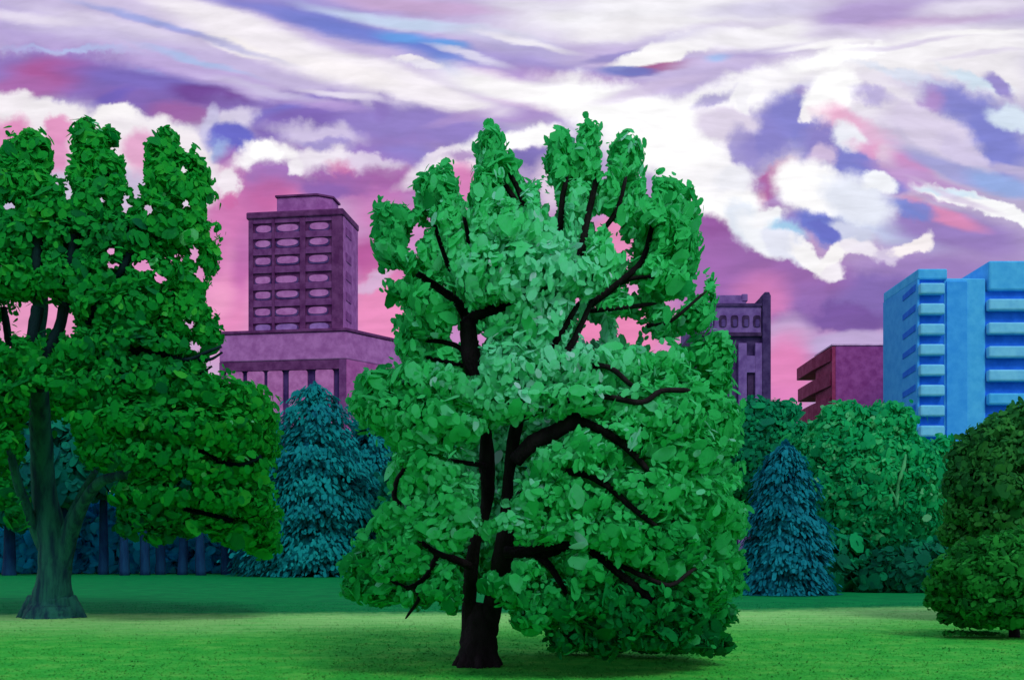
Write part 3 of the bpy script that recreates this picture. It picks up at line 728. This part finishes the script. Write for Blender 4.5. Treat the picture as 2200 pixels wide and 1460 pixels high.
# ------------------------------------------------------------------ the great tree
DM = 14.7
mbase = np.array((P(1027, 1432, DM)[0], DM, 0.0))
big = thing('spreading_tree', 'tall bright green tree with a black trunk and many black branches, nearest of all', 'tree', tuple(mbase))
def main_w(y):
    ys = [260, 330, 420, 500, 600, 680, 720, 800, 900, 1000, 1150, 1300, 1420]
    ws = [180, 260, 330, 370, 400, 400, 330, 400, 440, 440, 460, 450, 380]
    return float(np.interp(y, ys, ws))
U, K = .42, .74
MAIN = [
 (1054,330,30,52,U),(1090,395,46,56,U),(1045,420,42,60,.5),(945,410,42,54,U),(905,430,26,40,.4),(960,470,40,50,.5),
 (842,495,40,52,.4),(838,535,30,40,.38),(885,470,34,26,.4),(930,545,36,50,.5),(870,560,26,26,.4),
 (1198,342,28,60,.44),(1262,326,28,58,.44),(1238,350,36,60,.45),(1340,350,38,56,.44),(1300,400,40,50,.5),(1230,430,44,46,.6),(1205,410,24,60,.5),
 (1420,430,44,54,.44),(1468,460,30,56,.42),(1455,530,44,58,.42),(1410,500,44,60,.46),(1480,560,22,40,.42),
 (1385,440,40,50,.46),(1330,450,30,24,.5),
 (1110,500,90,90,.62),(1050,510,60,80,.6),(1180,520,70,80,K),(1130,600,100,90,K),(1060,600,80,70,.6),(1230,600,70,60,K),(1000,560,50,70,.62),
 (1290,560,50,50,.55),(1390,590,56,34,.5),(1440,610,50,34,.46),(1310,610,40,30,.55),(1280,500,30,30,.5),(1160,460,50,60,.6),
 (930,640,50,50,.46),(870,622,42,28,.4),(900,590,30,26,.42),(955,690,40,40,.44),(905,700,44,40,.44),(895,750,44,44,.44),
 (1080,680,70,50,.5),(1160,690,70,60,K),(1110,650,60,40,.66),(1150,740,90,60,K),(1200,690,30,50,.66),
 (1512,640,28,46,.42),(1480,690,44,34,.42),(1500,665,30,26,.42),(1420,690,22,30,.6),(1320,660,40,20,.46),(1310,720,16,40,.8),
 (1100,800,110,60,K),(1220,790,90,60,K),(1010,830,110,56,.62),(950,800,60,50,.5),(890,830,60,50,.48),(812,838,40,46,.44),(800,870,44,36,.44),(850,890,70,50,.48),
 (1330,790,70,50,.6),(1420,780,60,46,.52),(1500,770,60,46,.46),(1540,770,34,60,.44),(1530,830,44,54,.44),(1450,850,70,50,.52),(1350,870,80,44,.6),
 (1090,870,100,44,.66),(1230,860,90,40,.58),(940,900,80,56,.5),(900,940,70,44,.48),(1000,920,60,44,.52),
 (1400,900,100,70,.52),(1500,910,76,70,.46),(1560,930,30,60,.44),(1320,950,70,60,.5),(1450,980,100,70,.48),(1550,1010,46,80,.46),
 (1260,970,50,60,.48),(1190,1000,60,50,.5),(1250,1060,80,60,.52),(1160,1080,70,60,.5),(1370,1060,90,70,.54),(1480,1080,90,80,.5),(1550,1110,54,80,.46),
 (940,1010,80,56,.48),(880,1020,40,44,.46),(980,1080,70,60,.54),(900,1090,50,60,.52),(850,1130,46,50,.42),
 (960,1140,80,50,.56),(890,1170,60,50,.5),(810,1180,50,46,.4),(780,1220,42,46,.36),(850,1220,60,44,.44),(770,1260,34,26,.36),(820,1270,54,34,.36),
 (920,1215,60,30,.52),(960,1260,50,36,.4),(890,1280,40,26,.4),(970,1290,24,26,.38),
 (1110,1140,60,40,.56),(1150,1220,50,26,0.49),(1070,1255,36,40,.34),(1110,1270,44,40,0.37),(1240,1150,80,50,.5),(1330,1150,80,60,.44),(1440,1160,80,60,.36),
 (1540,1190,56,60,.46),(1570,1160,28,50,.42),(1270,1220,70,50,0.43),(1360,1190,60,40,.42),(1420,1210,60,40,0.37),(1500,1260,70,60,0.43),(1560,1270,36,60,0.41),
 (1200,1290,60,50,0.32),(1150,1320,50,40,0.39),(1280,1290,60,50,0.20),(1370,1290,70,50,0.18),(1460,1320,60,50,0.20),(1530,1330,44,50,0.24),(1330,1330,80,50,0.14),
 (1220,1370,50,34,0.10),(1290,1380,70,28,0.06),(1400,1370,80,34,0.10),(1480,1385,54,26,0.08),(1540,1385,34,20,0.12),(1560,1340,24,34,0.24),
]
MAIN += [(x, y, 64, 60, .72, 1.1) for x, y in ((1070,960),(1110,1040),(1080,900),(1150,940),(1040,1030),(1060,1110),(1120,1130),(1010,1160),(1090,1190),(1140,900),(1000,980))]
MAIN += [(x, y, 50, 46, .5, 1.2) for x, y in ((1000,1230),(950,1210),(1130,1220),(1060,1180),(1200,1200))]
MAIN += [(x, y, r_, r_, t_, d_) for x, y, r_, t_, d_ in (
 (1290,430,44,.6,.9),(1340,430,44,.6,.9),(1370,500,50,.56,.8),(1250,480,44,.66,.8),(1230,540,46,.7,.8),(1300,590,44,.6,.8),(1360,640,50,.55,.8),(1420,650,44,.5,.7),(1280,650,44,.7,.9),(1220,690,40,.7,.8),
 (1210,620,44,.7,.8),(1400,560,46,.52,.7),(1450,580,44,.48,.5),(1200,450,34,.6,.8),(1150,430,40,.55,.8),(970,520,44,.55,.8),(1000,460,36,.5,.8),(940,580,44,.55,.8),(980,640,50,.6,.8),(960,740,44,.55,.8),
 (1030,660,50,.66,.9),(1020,590,50,.62,.9),(900,650,36,.48,.5),(1060,740,50,.7,.9),(1160,650,50,.74,.9),(1400,720,40,.55,.6),(1320,770,44,.6,.6),(1440,730,34,.5,.5),(1470,640,36,.46,.3),(880,700,30,.44,.2))]
# limbs: pixel path, half width at each end in pixels, nearness (metres toward the viewer), True where it shows
LIMBS = [
 ([(1010,1215),(975,1200),(940,1188),(905,1164)],9,5,-.9),
 ([(940,1190),(918,1235),(878,1262),(845,1248)],7,4,-.95),
 ([(890,1262),(900,1285),(878,1318)],5,3,-.95),
 ([(1085,1185),(1140,1186),(1180,1186),(1216,1172)],12,9,-1.2),
 ([(1150,1190),(1185,1220),(1216,1274)],9,5,-1.25),
 ([(1045,1000),(1010,995),(974,989)],6,4,-1.1),
 ([(1108,990),(1145,950),(1190,928),(1236,902)],15,16,-1.5),
 ([(1236,902),(1290,922),(1345,960),(1388,1005)],10,6,-1.6),
 ([(1110,1060),(1225,1014),(1300,1040),(1352,1085),(1400,1122)],9,5,-1.7),
 ([(1100,1190),(1200,1170),(1270,1185),(1335,1235),(1402,1288)],8,8,-1.5),
 ([(1335,1215),(1390,1240),(1440,1256),(1482,1228)],5,4,-1.6),
 ([(1000,1120),(930,1100),(855,1080),(850,1040),(868,1008)],6,5,-1.0),
 ([(1120,900),(1220,860),(1300,852),(1378,864),(1420,840),(1468,838)],6,5,-1.8),
 ([(1130,850),(1220,800),(1300,786),(1350,822)],6,5,-1.7),
 ([(1004,694),(1030,675),(1064,664),(1092,660)],13,11,-1.3),
 ([(1004,690),(985,652),(955,628),(900,590)],11,7,-1.0),
 ([(1010,770),(985,745),(950,734),(918,732)],6,4,-1.2),
 ([(1012,790),(965,778),(918,768)],5,4,-1.2),
 ([(1160,800),(1190,742),(1215,700),(1238,660)],7,5,-1.4),
 ([(1150,830),(1222,748),(1245,705),(1268,655)],8,5,-1.4),
 ([(1190,560),(1203,488),(1208,430),(1216,388)],8,5,-1.2),
 ([(1220,620),(1246,548),(1262,470),(1280,392)],9,6,-1.1),
 ([(1250,540),(1305,482),(1330,440),(1342,392)],6,4,-.9),
 ([(1268,655),(1320,615),(1378,562),(1400,490)],8,5,-.8),
 ([(1320,615),(1360,598),(1412,594)],5,4,-.8),
 ([(1268,668),(1330,662),(1392,654)],5,4,-1.0),
 ([(1140,560),(1125,440),(1098,378)],7,5,-1.2),
 ([(1150,500),(1100,420),(1084,396)],6,5,-1.2),
 ([(1005,690),(1000,600),(1006,520),(998,470)],6,4,-.9),
 ([(985,652),(965,580),(945,520),(934,484)],6,4,-.9),
 ([(1390,700),(1440,690),(1500,640)],5,3,-.6),
]
HIDE = {8: 1, 9: 2, 11: 2, 12: 2, 13: 2, 18: 1, 19: 1, 20: 1, 21: 1, 22: 1, 26: 1, 27: 1, 28: 2, 29: 1}   # leading points buried in leaves
tr = MB()
def stem(pts, rad, dys):
    tr.tube([P(x, y, DM + d) for (x, y), d in zip(pts, dys)], [r * DM / F_PX for r in rad], 14, .12)
tr.tube([P(1027,1440,DM), P(1028,1420,DM), P(1028,1380,DM), P(1031,1330,DM), P(1036,1295,DM)], [v * DM / F_PX for v in (50, 45, 39, 34, 26)], 18, .14)
stem([(1010,1360),(1008,1290),(1012,1230),(1022,1160),(1046,1080),(1046,1000),(1044,930),(1030,850),(1013,770),(1004,690)], [20,15,15,12,12,17,12,16,19,15], [0,-.1,-.5,-.7,-.8,-.9,-1,-1.2,-1.3,-1.3])
stem([(1048,1360),(1060,1290),(1080,1200),(1088,1110),(1092,1030),(1106,930),(1130,850),(1170,760),(1190,660),(1190,560)], [22,20,22,14,11,13,12,10,9,7], [0,-.2,-.8,-.9,-1,-1.2,-1,-.9,-.8,-.6])
for k in range(7):                                               # root flare
    a = 2 * math.pi * k / 7 + .3
    q = P(1027, 1432, DM); q[2] = .0
    c, s_ = math.cos(a), math.sin(a)
    tr.tube([q + np.array((c * .15, s_ * .15, .22)), q + np.array((c * .27, s_ * .27, .08)), q + np.array((c * .36, s_ * .36, -.03))], [.09, .07, .04], 7, .2)
tr.build('trunk', bark_black, big, True, mbase)
main_strokes = [([(1010,1330),(1008,1290),(1012,1230),(1022,1165)], 15, -.4), ([(1046,1090),(1046,1000),(1044,945)], 15, -.9), ([(1012,790),(1010,770),(1004,690)], 19, -1.3),
                ([(1078,1215),(1082,1160)], 21, -.8), ([(1092,1025),(1106,930)], 12, -1.1), ([(1027,1432),(1030,1325)], 44, 0.2)]
for i, (pts, w0, w1, dy) in enumerate(LIMBS):
    mb_ = MB()
    n = len(pts)
    rr = [(w0 + (w1 - w0) * j / (n - 1)) * DM / F_PX for j in range(n)]
    tip = np.array(P(pts[-1][0] + (pts[-1][0] - pts[-2][0]) * .3, pts[-1][1] + (pts[-1][1] - pts[-2][1]) * .3, DM + dy + .12))
    root = DM + dy + .12
    path = [P(x, y, DM + dy + (.12 if j == 0 else 0)) for j, (x, y) in enumerate(pts)] + [tip]
    mb_.tube(path, rr + [rr[-1] * .35], 9, .2)
    mb_.build('branch', bark_black, big, True, mbase)
    h = HIDE.get(i, 0)
    main_strokes.append((pts[h:], max(w0, w1) * .9, dy))
main_gaps = [(1598,1062,34,14),(1604,1168,30,12),(1596,1292,34,13),(1588,1352,34,14),(1480,1412,40,10),(1350,1408,26,9),(1586,985,22,10),(745,1180,20,12),(800,1150,16,8),(1250,1405,20,8),(1000,395,10,50),(1132,330,22,60),(1300,350,7,44),(1232,300,5,30),(1395,400,10,34),(885,430,8,30),(1165,420,8,40),(1326,522,16,22),(1318,488,14,12),(1345,535,8,10),(1268,716,22,20),(1352,712,28,30),(1450,655,22,12),(1355,617,22,9),(1188,440,12,44),(1282,478,8,26),(1300,470,6,14),
             (900,498,16,18),(885,530,10,14),(978,718,10,26),(1033,724,8,20),(1420,745,30,14),(1240,650,5,20),(855,590,18,14),(1500,610,16,26),(1470,730,16,16),(1395,735,14,8)]
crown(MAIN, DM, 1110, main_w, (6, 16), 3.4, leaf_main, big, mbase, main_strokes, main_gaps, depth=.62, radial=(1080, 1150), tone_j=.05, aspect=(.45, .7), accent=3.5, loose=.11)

# ------------------------------------------------------------------ broad tree at the left
DL = 26.0
lbase = np.array((P(112, 1326, DL)[0], DL, 0.0))
old = thing('broad_tree', 'big dark green tree with a flared forked trunk at the left edge', 'tree', tuple(lbase))
def left_w(y):
    return float(np.interp(y, [250, 400, 600, 800, 900, 1100, 1200], [180, 330, 400, 430, 520, 500, 420]))
LEFT = []
for (x, y, rx, ry, t) in [
 (62,330,46,44,.55),(30,370,36,40,.5),(90,340,30,36,.55),(60,410,70,50,.5),(182,278,22,22,.5),(195,310,44,30,.55),(240,292,18,14,.5),(205,350,54,34,.58),(170,385,44,36,.55),(236,385,36,50,.52),
 (360,300,22,22,.52),(350,340,44,34,.56),(330,390,54,44,.56),(400,370,34,40,.54),(428,380,22,34,.56),(430,440,30,44,.6),(390,420,50,50,.55),(280,440,60,50,.5),(200,440,70,54,.48),(110,460,80,56,.46),(20,450,50,60,.45),
 (60,530,80,60,.44),(160,520,80,60,.38),(260,510,70,60,.36),(350,490,70,60,.48),(420,510,44,60,.58),(445,560,24,34,.5),
 (40,600,60,50,.5),(150,600,80,60,.46),(240,600,80,60,.44),(330,590,60,50,.5),(410,610,40,50,.56),(210,670,60,50,.5),(290,670,80,56,.46),(380,680,60,56,.56),(440,720,34,40,.5),(420,660,30,34,.52),
 (50,780,90,54,.5),(170,760,90,60,.46),(260,750,80,60,.36),(340,760,70,60,.38),(400,780,40,44,.5),(20,860,60,60,.46),(130,850,90,54,.46),(240,840,90,60,.44),(350,840,90,60,.4),(430,850,70,50,.5),
 (500,870,70,50,.56),(550,900,44,50,.6),(470,930,90,56,.56),(380,920,90,56,.46),(280,910,80,50,.5),(190,920,60,44,.5),(20,960,30,50,.5),(560,960,36,50,.56),(500,1000,70,50,.52),(420,1000,80,50,.54),(320,990,80,50,.42),(230,980,60,40,.44),
 (20,1060,36,40,.44),(40,1100,28,34,.3),(300,1060,60,40,.48),(370,1070,70,44,.54),(460,1070,70,44,.5),(540,1080,50,50,.54),(570,1130,34,40,.56),(510,1140,60,36,.5),(560,1170,36,26,.5),(470,1110,50,34,.5),
 (300,1105,50,30,.34),(360,1120,50,30,.3),(400,1130,36,24,.42),(275,1130,26,22,.3),(340,1150,30,18,.3),(-60,500,70,90,.45),(-70,650,80,90,.45),(-60,820,90,90,.45),(-50,980,60,70,.4),
]: LEFT.append((x, y, rx, ry, t))
lt = MB()
def lst(pts, rad, dys): lt.tube([P(x, y, DL + d) for (x, y), d in zip(pts, dys)], [r * DL / F_PX for r in rad], 14, .1)
lst([(112,1330),(112,1312),(112,1290),(116,1240),(118,1190),(108,1130),(96,1060),(90,980),(86,900),(84,820),(80,720),(88,640),(80,540)], [66,56,44,34,34,29,25,23,21,18,16,14,10], [0]*3+[-.1,-.1,-.2,-.3,-.5,-.9,-1.4,-1.8,-1.8,-1.5])
lst([(130,1215),(150,1150),(180,1080),(215,1035),(262,1020),(340,1000)], [24,17,12,11,9,6], [-.1,-.3,-.7,-1.2,-1.6,-2])
lst([(135,1195),(146,1130),(176,1062),(205,1012)], [16,12,9,6], [-.1,-.3,-.5,-.9])
lst([(108,1200),(78,1140),(46,1060),(24,980),(8,900)], [18,12,10,8,6], [-.1,-.3,-.8,-1.2,-1.6])
for dx in (-68, -40, 0, 36, 66):
    lst([(112 + dx * .55, 1285), (112 + dx * .85, 1316), (112 + dx * 1.12, 1335)], [16, 13, 6], [-.3 + abs(dx) * .004] * 3)
lt.build('trunk', bark_teal, old, True, lbase)
LL = [([(84,840),(100,760),(128,700),(140,650)],9,11,-2.0,1),([(60,800),(70,720),(82,660)],10,12,-2.2,1),([(120,640),(150,560),(158,505)],9,8,-2.4,1),([(80,640),(78,570),(82,510)],9,10,-2.4,1),
      ([(20,740),(14,700),(8,660)],8,6,-1.5,0),([(200,640),(255,590),(278,545)],6,9,-2.2,1),([(190,720),(280,750),(340,758),(400,772),(440,758),(476,744)],5,3,-2.3,1),([(400,772),(450,772),(478,756)],4,2,-2.2,1),
      ([(380,820),(430,802),(456,786)],3,2,-1.6,1),([(250,960),(430,968),(470,990),(520,998),(562,980)],6,4,-2.2,1),([(260,1060),(400,1094),(450,1104),(500,1118)],7,4,-2.0,1),([(160,780),(190,690),(205,660)],6,7,-2.4,1),
      ([(60,1100),(40,1050),(30,1040)],5,3,-.9,0)]
lstrokes = [([(118,1190),(96,1060),(90,980),(86,860)], 24, -.3), ([(150,1150),(180,1080),(215,1035),(265,1020)], 12, -1), ([(146,1130),(176,1062),(205,1012)], 9, -.5), ([(78,1140),(46,1060),(24,980)], 10, -.8)]
for pts, w0, w1, dy, h in LL:
    q = MB(); n = len(pts)
    rr = [(w0 + (w1 - w0) * j / (n - 1)) * DL / F_PX for j in range(n)]
    q.tube([P(x, y, DL + dy + (.3 if j == 0 else 0)) for j, (x, y) in enumerate(pts)], rr, 8, .2)
    q.build('branch', bark_dark, old, True, lbase)
    lstrokes.append((pts[h:], max(w0, w1) * .8, dy))
lgaps = [(130,335,20,62),(148,410,10,24),(292,365,22,74),(268,440,10,26),(455,455,14,24),(20,440,14,10),(320,450,10,14),(395,365,9,12),(240,570,16,7),(452,640,10,24),(456,500,9,18),(100,680,16,36),(148,700,12,26),(55,690,18,18),(10,715,14,20),(305,572,22,14),(345,598,14,10),(240,540,12,10),(75,530,8,16),(418,545,10,22),(430,590,12,16),(408,700,12,10),(420,745,14,12),
         (70,960,16,60),(140,960,22,60),(125,1050,16,50),(175,1010,10,20),(395,1040,20,16),(400,440,12,10),(220,430,8,8)]
crown(LEFT, DL, 150, left_w, (5, 13), 2.9, leaf_left, old, lbase, lstrokes, lgaps, depth=.5, droop=.4, tone_j=.06, accent=3, loose=.12)

# ------------------------------------------------------------------ background trees
def blob_tree(name, label, cat, D, x, top, base_w, bot, m, bark, dab=(10, 20), cover=1.7, tone=.5, trunk_w=8, seed=1, n=26, shape='round', group=None, forks=(), lean=0, tj=.1, clump=34, tv=.16, outline=None, depth=.7):
    """crown of many clumps inside an outline from top to bot, base_w pixels wide"""
    r = random.Random(seed)
    gy = HZ + EYE * F_PX / D
    base = np.array((P(x, gy, D)[0], D, 0.0))
    t = thing(name, label, cat, tuple(base), group)
    cl = []
    h = bot - top
    def half(f):
        if shape == 'round': return base_w / 2 * math.sqrt(max(.03, 1 - (1.9 * f - .95) ** 2)) * (.85 + .3 * f)
        if shape == 'dome': return base_w / 2 * math.sqrt(max(.05, 1 - (1 - min(1, f * 1.25)) ** 2))
        return base_w / 2 * f
    y = top + clump * .7
    while y < bot:
        f = (y - top) / h
        w = max(clump * .4, half(f) - clump * .5) * r.uniform(.88, 1.06)
        k = max(1, int(round(2 * w / (clump * 1.25))))
        for i in range(k + 1):
            rr = clump * r.uniform(.75, 1.25)
            cl.append((x - w + 2 * w * i / k + r.uniform(-.25, .25) * clump + lean * (1 - f), y + r.uniform(-.3, .3) * clump, rr, rr * r.uniform(.75, 1), tone + r.uniform(-tv, tv)))
        y += clump * .95
    if outline: cl = [(a_, b_, c_, d_, tone + r.uniform(-tv, tv)) for a_, b_, c_, d_ in outline]
    ww = lambda y: max(20, half(min(1, max(0, (y - top) / h))))
    tb = MB()
    tb.tube([P(x, gy + 3, D), P(x + r.uniform(-3, 3), (gy + bot) / 2, D), P(x + lean * .5, bot - h * .35, D), P(x + lean, top + h * .25, D)], [v * D / F_PX for v in (trunk_w * 1.3, trunk_w, trunk_w * .7, 2)], 9, .15)
    tb.build('trunk', bark, t, True, base)
    for pts, w, dy, bk in forks:
        q = MB(); q.tube([P(a, b_, D + dy) for a, b_ in pts], [w * D / F_PX] * (len(pts) - 1) + [w * .4 * D / F_PX], 8, .2); q.build('branch', bk, t, True, base)
    crown(cl, D, x, ww, dab, cover, m, t, base, [(p_, w_ * .8, d_) for p_, w_, d_, _ in forks], (), depth=depth, tone_j=tj)
    return t

def spruce(name, label, D, x, top, width, bot, m, dab, seed, tiers=9, cover=1.0, gy=None, tone=.5, expo=.55):
    """tiers of drooping boughs round a straight trunk"""
    r = random.Random(seed)
    gy = gy or HZ + EYE * F_PX / D
    base = np.array((P(x, gy, D)[0], D, 0.0))
    t = thing(name, label, 'tree', tuple(base))
    tb = MB(); tb.tube([P(x, gy + 3, D), P(x, (gy + top) / 2, D), P(x, top + 14, D)], [v * D / F_PX for v in (10, 6, 1)], 9, .1)
    tb.build('trunk', bark_navy, t, True, base)
    pos, nor, axs, la, lb, tn, sf = [], [], [], [], [], [], []
    mp = D / F_PX
    h = (bot - top) * mp; R0 = width / 2 * mp
    zt = EYE + (HZ - top) * mp
    for i in range(tiers):
        f = (i + .35) / tiers
        rad = R0 * (f ** expo) * 1.02
        nb = int(7 + 12 * f)
        for k in range(nb):
            a = 2 * math.pi * (k + r.random() * .7) / nb
            ln = rad * r.uniform(.72, 1.12)
            z0 = zt - h * f + r.uniform(-.03, .03) * h
            nd = int(16 * cover * (1 + 2.2 * f))
            s_ = rng.random(nd) ** .75
            side = rng.normal(size=nd) * (.10 + .16 * s_) * ln * .8
            d = np.array((math.cos(a), math.sin(a), 0)); e_ = np.array((-math.sin(a), math.cos(a), 0))
            p = base + d * (s_ * ln)[:, None] + e_ * side[:, None]
            p[:, 2] = z0 + h * .012 - (s_ ** 1.5) * h / tiers * 1.15 * (.45 + .55 * f) - np.abs(side) * .3 - rng.random(nd) * h / tiers * 1.0
            pos.append(p)
            nor.append(np.tile(d * .75 + np.array((0, 0, .65)), (nd, 1)) + rng.normal(size=(nd, 3)) * .22)
            sf.append(np.tile(d + np.array((0, 0, .35)), (nd, 1)) + rng.normal(size=(nd, 3)) * .15)
            axs.append(np.tile(d - np.array((0, 0, .9)), (nd, 1)) + rng.normal(size=(nd, 3)) * .3 + e_ * (np.sign(side) * .3)[:, None])
            l = (dab[0] + (dab[1] - dab[0]) * rng.random(nd)) * mp
            la.append(l); lb.append(l * (.32 + .25 * rng.random(nd)))
            tn.append(tone + rng.normal(size=nd) * .07 + r.uniform(-.12, .12) + .22 * (s_ - .5))
    cat = lambda q: np.concatenate(q)
    dab_mesh('crown', cat(pos), cat(nor), cat(axs), cat(la), cat(lb), np.clip(cat(tn), 0, 1), m, t, base, cat(sf))
    return t

spruce('spruce_tree', 'broad teal spruce with drooping boughs in front of the purple tower', 76, 676, 822, 330, 1186, leaf_teal, (4, 9.5), 3, 10, 7.5, expo=.34)
spruce('spruce_tree', 'teal spruce between the broad teal spruce and the black trunked tree', 80, 796, 884, 290, 1190, leaf_teal, (4, 9.5), 5, 9, 7, expo=.36)
spruce('spruce_tree', 'deep blue spruce at the right of the big tree, its boughs down to the grass', 41, 1686, 945, 220, 1262, leaf_blue, (4, 9.5), 8, 9, 7, tone=.5, expo=.3)

# wood at the left: slim dark trunks under teal crowns
WOOD = [(20,880,170,1120,78,'teal tree behind the flared trunk at the left edge'),
 (140,900,150,1060,80,'teal tree seen through the fork of the flared trunk'),
 (222,930,110,1045,81,'slim navy trunk standing by itself just right of the flared trunk'),
 (268,900,130,1045,78,'leftmost of the pair of close navy trunks under the hanging bough'),
 (312,960,100,1045,79,'dark upright trunk just right of the pair of close navy trunks'),
 (345,940,110,1045,81,'thin blue trunk beside the dark upright trunk in the wood'),
 (392,900,130,1045,80,'blue trunk in the middle of the wood with a gap to its left'),
 (432,940,110,1045,78,'thick blue trunk under the lowest leaves of the broad tree'),
 (486,900,130,1045,81,'navy trunk under the right tip of the broad tree'),
 (548,910,130,1110,79,'near black trunk left of the broad teal spruce'),
 (616,960,120,1110,80,'dark trunk under the left boughs of the broad teal spruce'),
 (735,960,120,1110,81,'navy trunk behind the gap between the two teal spruces')]
for i, (x, top, w, bot, D, lab) in enumerate(WOOD):
    blob_tree('woodland_tree', lab, 'tree', D, x, top, w, bot, leaf_wood, bark_navy, (8, 16), 1.7, .5, 9 if i > 1 else 12, 20 + i, 9, 'dome', 'trees of the wood behind the lawn')
for i, (x, w, D, lab) in enumerate([(250, 300, 87, 'blue green undergrowth behind the slim trunks on the left'), (520, 300, 88, 'blue green undergrowth below the broad tree and left of the spruces'), (780, 240, 90, 'blue green undergrowth behind the foot of the two teal spruces'), (30, 260, 86, 'blue green undergrowth behind the flared trunk')]):
    blob_tree('undergrowth', lab, 'shrub', D, x, 1060, w, 1228, leaf_under, bark_navy, (8, 15), 1.9, .5, 3, 60 + i, 8, 'dome', 'undergrowth of the wood', clump=36, depth=.2)

for x, top, w, D, lab in ((950,930,260,72,'teal green tree glimpsed through the big tree left of its trunk'),(1190,900,280,70,'teal green tree glimpsed between the limbs of the big tree'),(1440,910,280,66,'teal green tree glimpsed past the right boughs of the big tree')):
    blob_tree('leafy_tree', lab, 'tree', D, x, top, w, 1200, leaf_wood, bark_navy, (6, 12), 1.8, .55, 8, 200 + x, 12, 'round')
# right hand group
blob_tree('leafy_tree', 'dark green tree in front of the slate building, left of the fresh green tree', 'tree', 52, 1655, 868, 190, 1120, leaf_fresh, bark_navy, (4.5, 10), 2.6, .3, 9, 81, 16, 'round')
blob_tree('leafy_tree', 'fresh green tree with a pale forked limb below the blue building', 'tree', 47, 1850, 866, 300, 1200, leaf_fresh, bark_navy, (4.5, 10), 2.6, .55, 10, 82, 22, 'round',
          forks=[([(1926,1090),(1930,1040),(1942,1000),(1946,975)], 4, -2.4, bark_pale), ([(1928,1080),(1914,1052),(1906,1034)], 3, -2.4, bark_pale)])
blob_tree('leafy_tree', 'green tree between the fresh green tree and the olive tree', 'tree', 50, 1985, 942, 190, 1215, leaf_fresh, bark_navy, (4.5, 10), 2.6, .45, 9, 83, 16, 'round')
blob_tree('undergrowth', 'dark blue green bush beside the deep blue spruce', 'shrub', 45, 1800, 1150, 150, 1262, leaf_fresh, bark_navy, (9, 16), 1.7, .25, 3, 84, 8, 'dome')
blob_tree('undergrowth', 'deep green bush under the trees left of the dark shrub', 'shrub', 44, 1960, 1170, 190, 1266, leaf_fresh, bark_navy, (7, 14), 1.8, .06, 3, 85, 8, 'dome')
blob_tree('olive_tree', 'dark olive tree filling the right edge of the picture', 'tree', 25, 2190, 868, 330, 1290, leaf_olive, bark_black, (4.5, 11), 2.8, .5, 12, 86, clump=30,
    outline=[(2190,905,40,36),(2150,925,40,34),(2110,945,36,32),(2240,910,60,50),(2080,985,40,40),(2140,990,50,44),(2200,975,50,50),(2260,990,60,60),(2058,1040,30,40),(2100,1050,50,44),(2160,1060,56,50),(2220,1070,56,50),
    (2290,1090,60,70),(2062,1100,34,38),(2120,1120,50,44),(2180,1140,56,44),(2240,1160,56,50),(2050,1150,30,26),(2090,1175,44,36),(2150,1200,50,40),(2210,1220,50,44),(2280,1200,60,60),(2100,1230,40,36),(2300,980,50,70)])
blob_tree('dark_shrub', 'low dark green shrub on the lawn at the right edge', 'shrub', 19.8, 2178, 1165, 260, 1362, leaf_shrub, bark_black, (4.5, 10), 2.8, .55, 12, 87, clump=28,
    outline=[(2080,1190,36,26),(2130,1176,40,26),(2180,1166,44,28),(2036,1222,36,28),(2084,1226,42,30),(2140,1216,46,32),(2200,1210,46,34),(2012,1258,26,28),(2054,1262,38,30),(2110,1262,42,30),(2166,1256,42,30),(2220,1256,44,34),
    (2014,1290,26,22),(2050,1304,36,22),(2100,1306,40,24),(2150,1300,40,22),(2210,1296,40,26),(2040,1326,26,14),(2080,1336,34,12),(2124,1334,30,12),(2170,1334,30,18),(2215,1336,30,20),(2260,1290,50,50),(2270,1210,50,50),(2060,1362,40,8),(2110,1366,50,8),(2160,1368,30,6)])
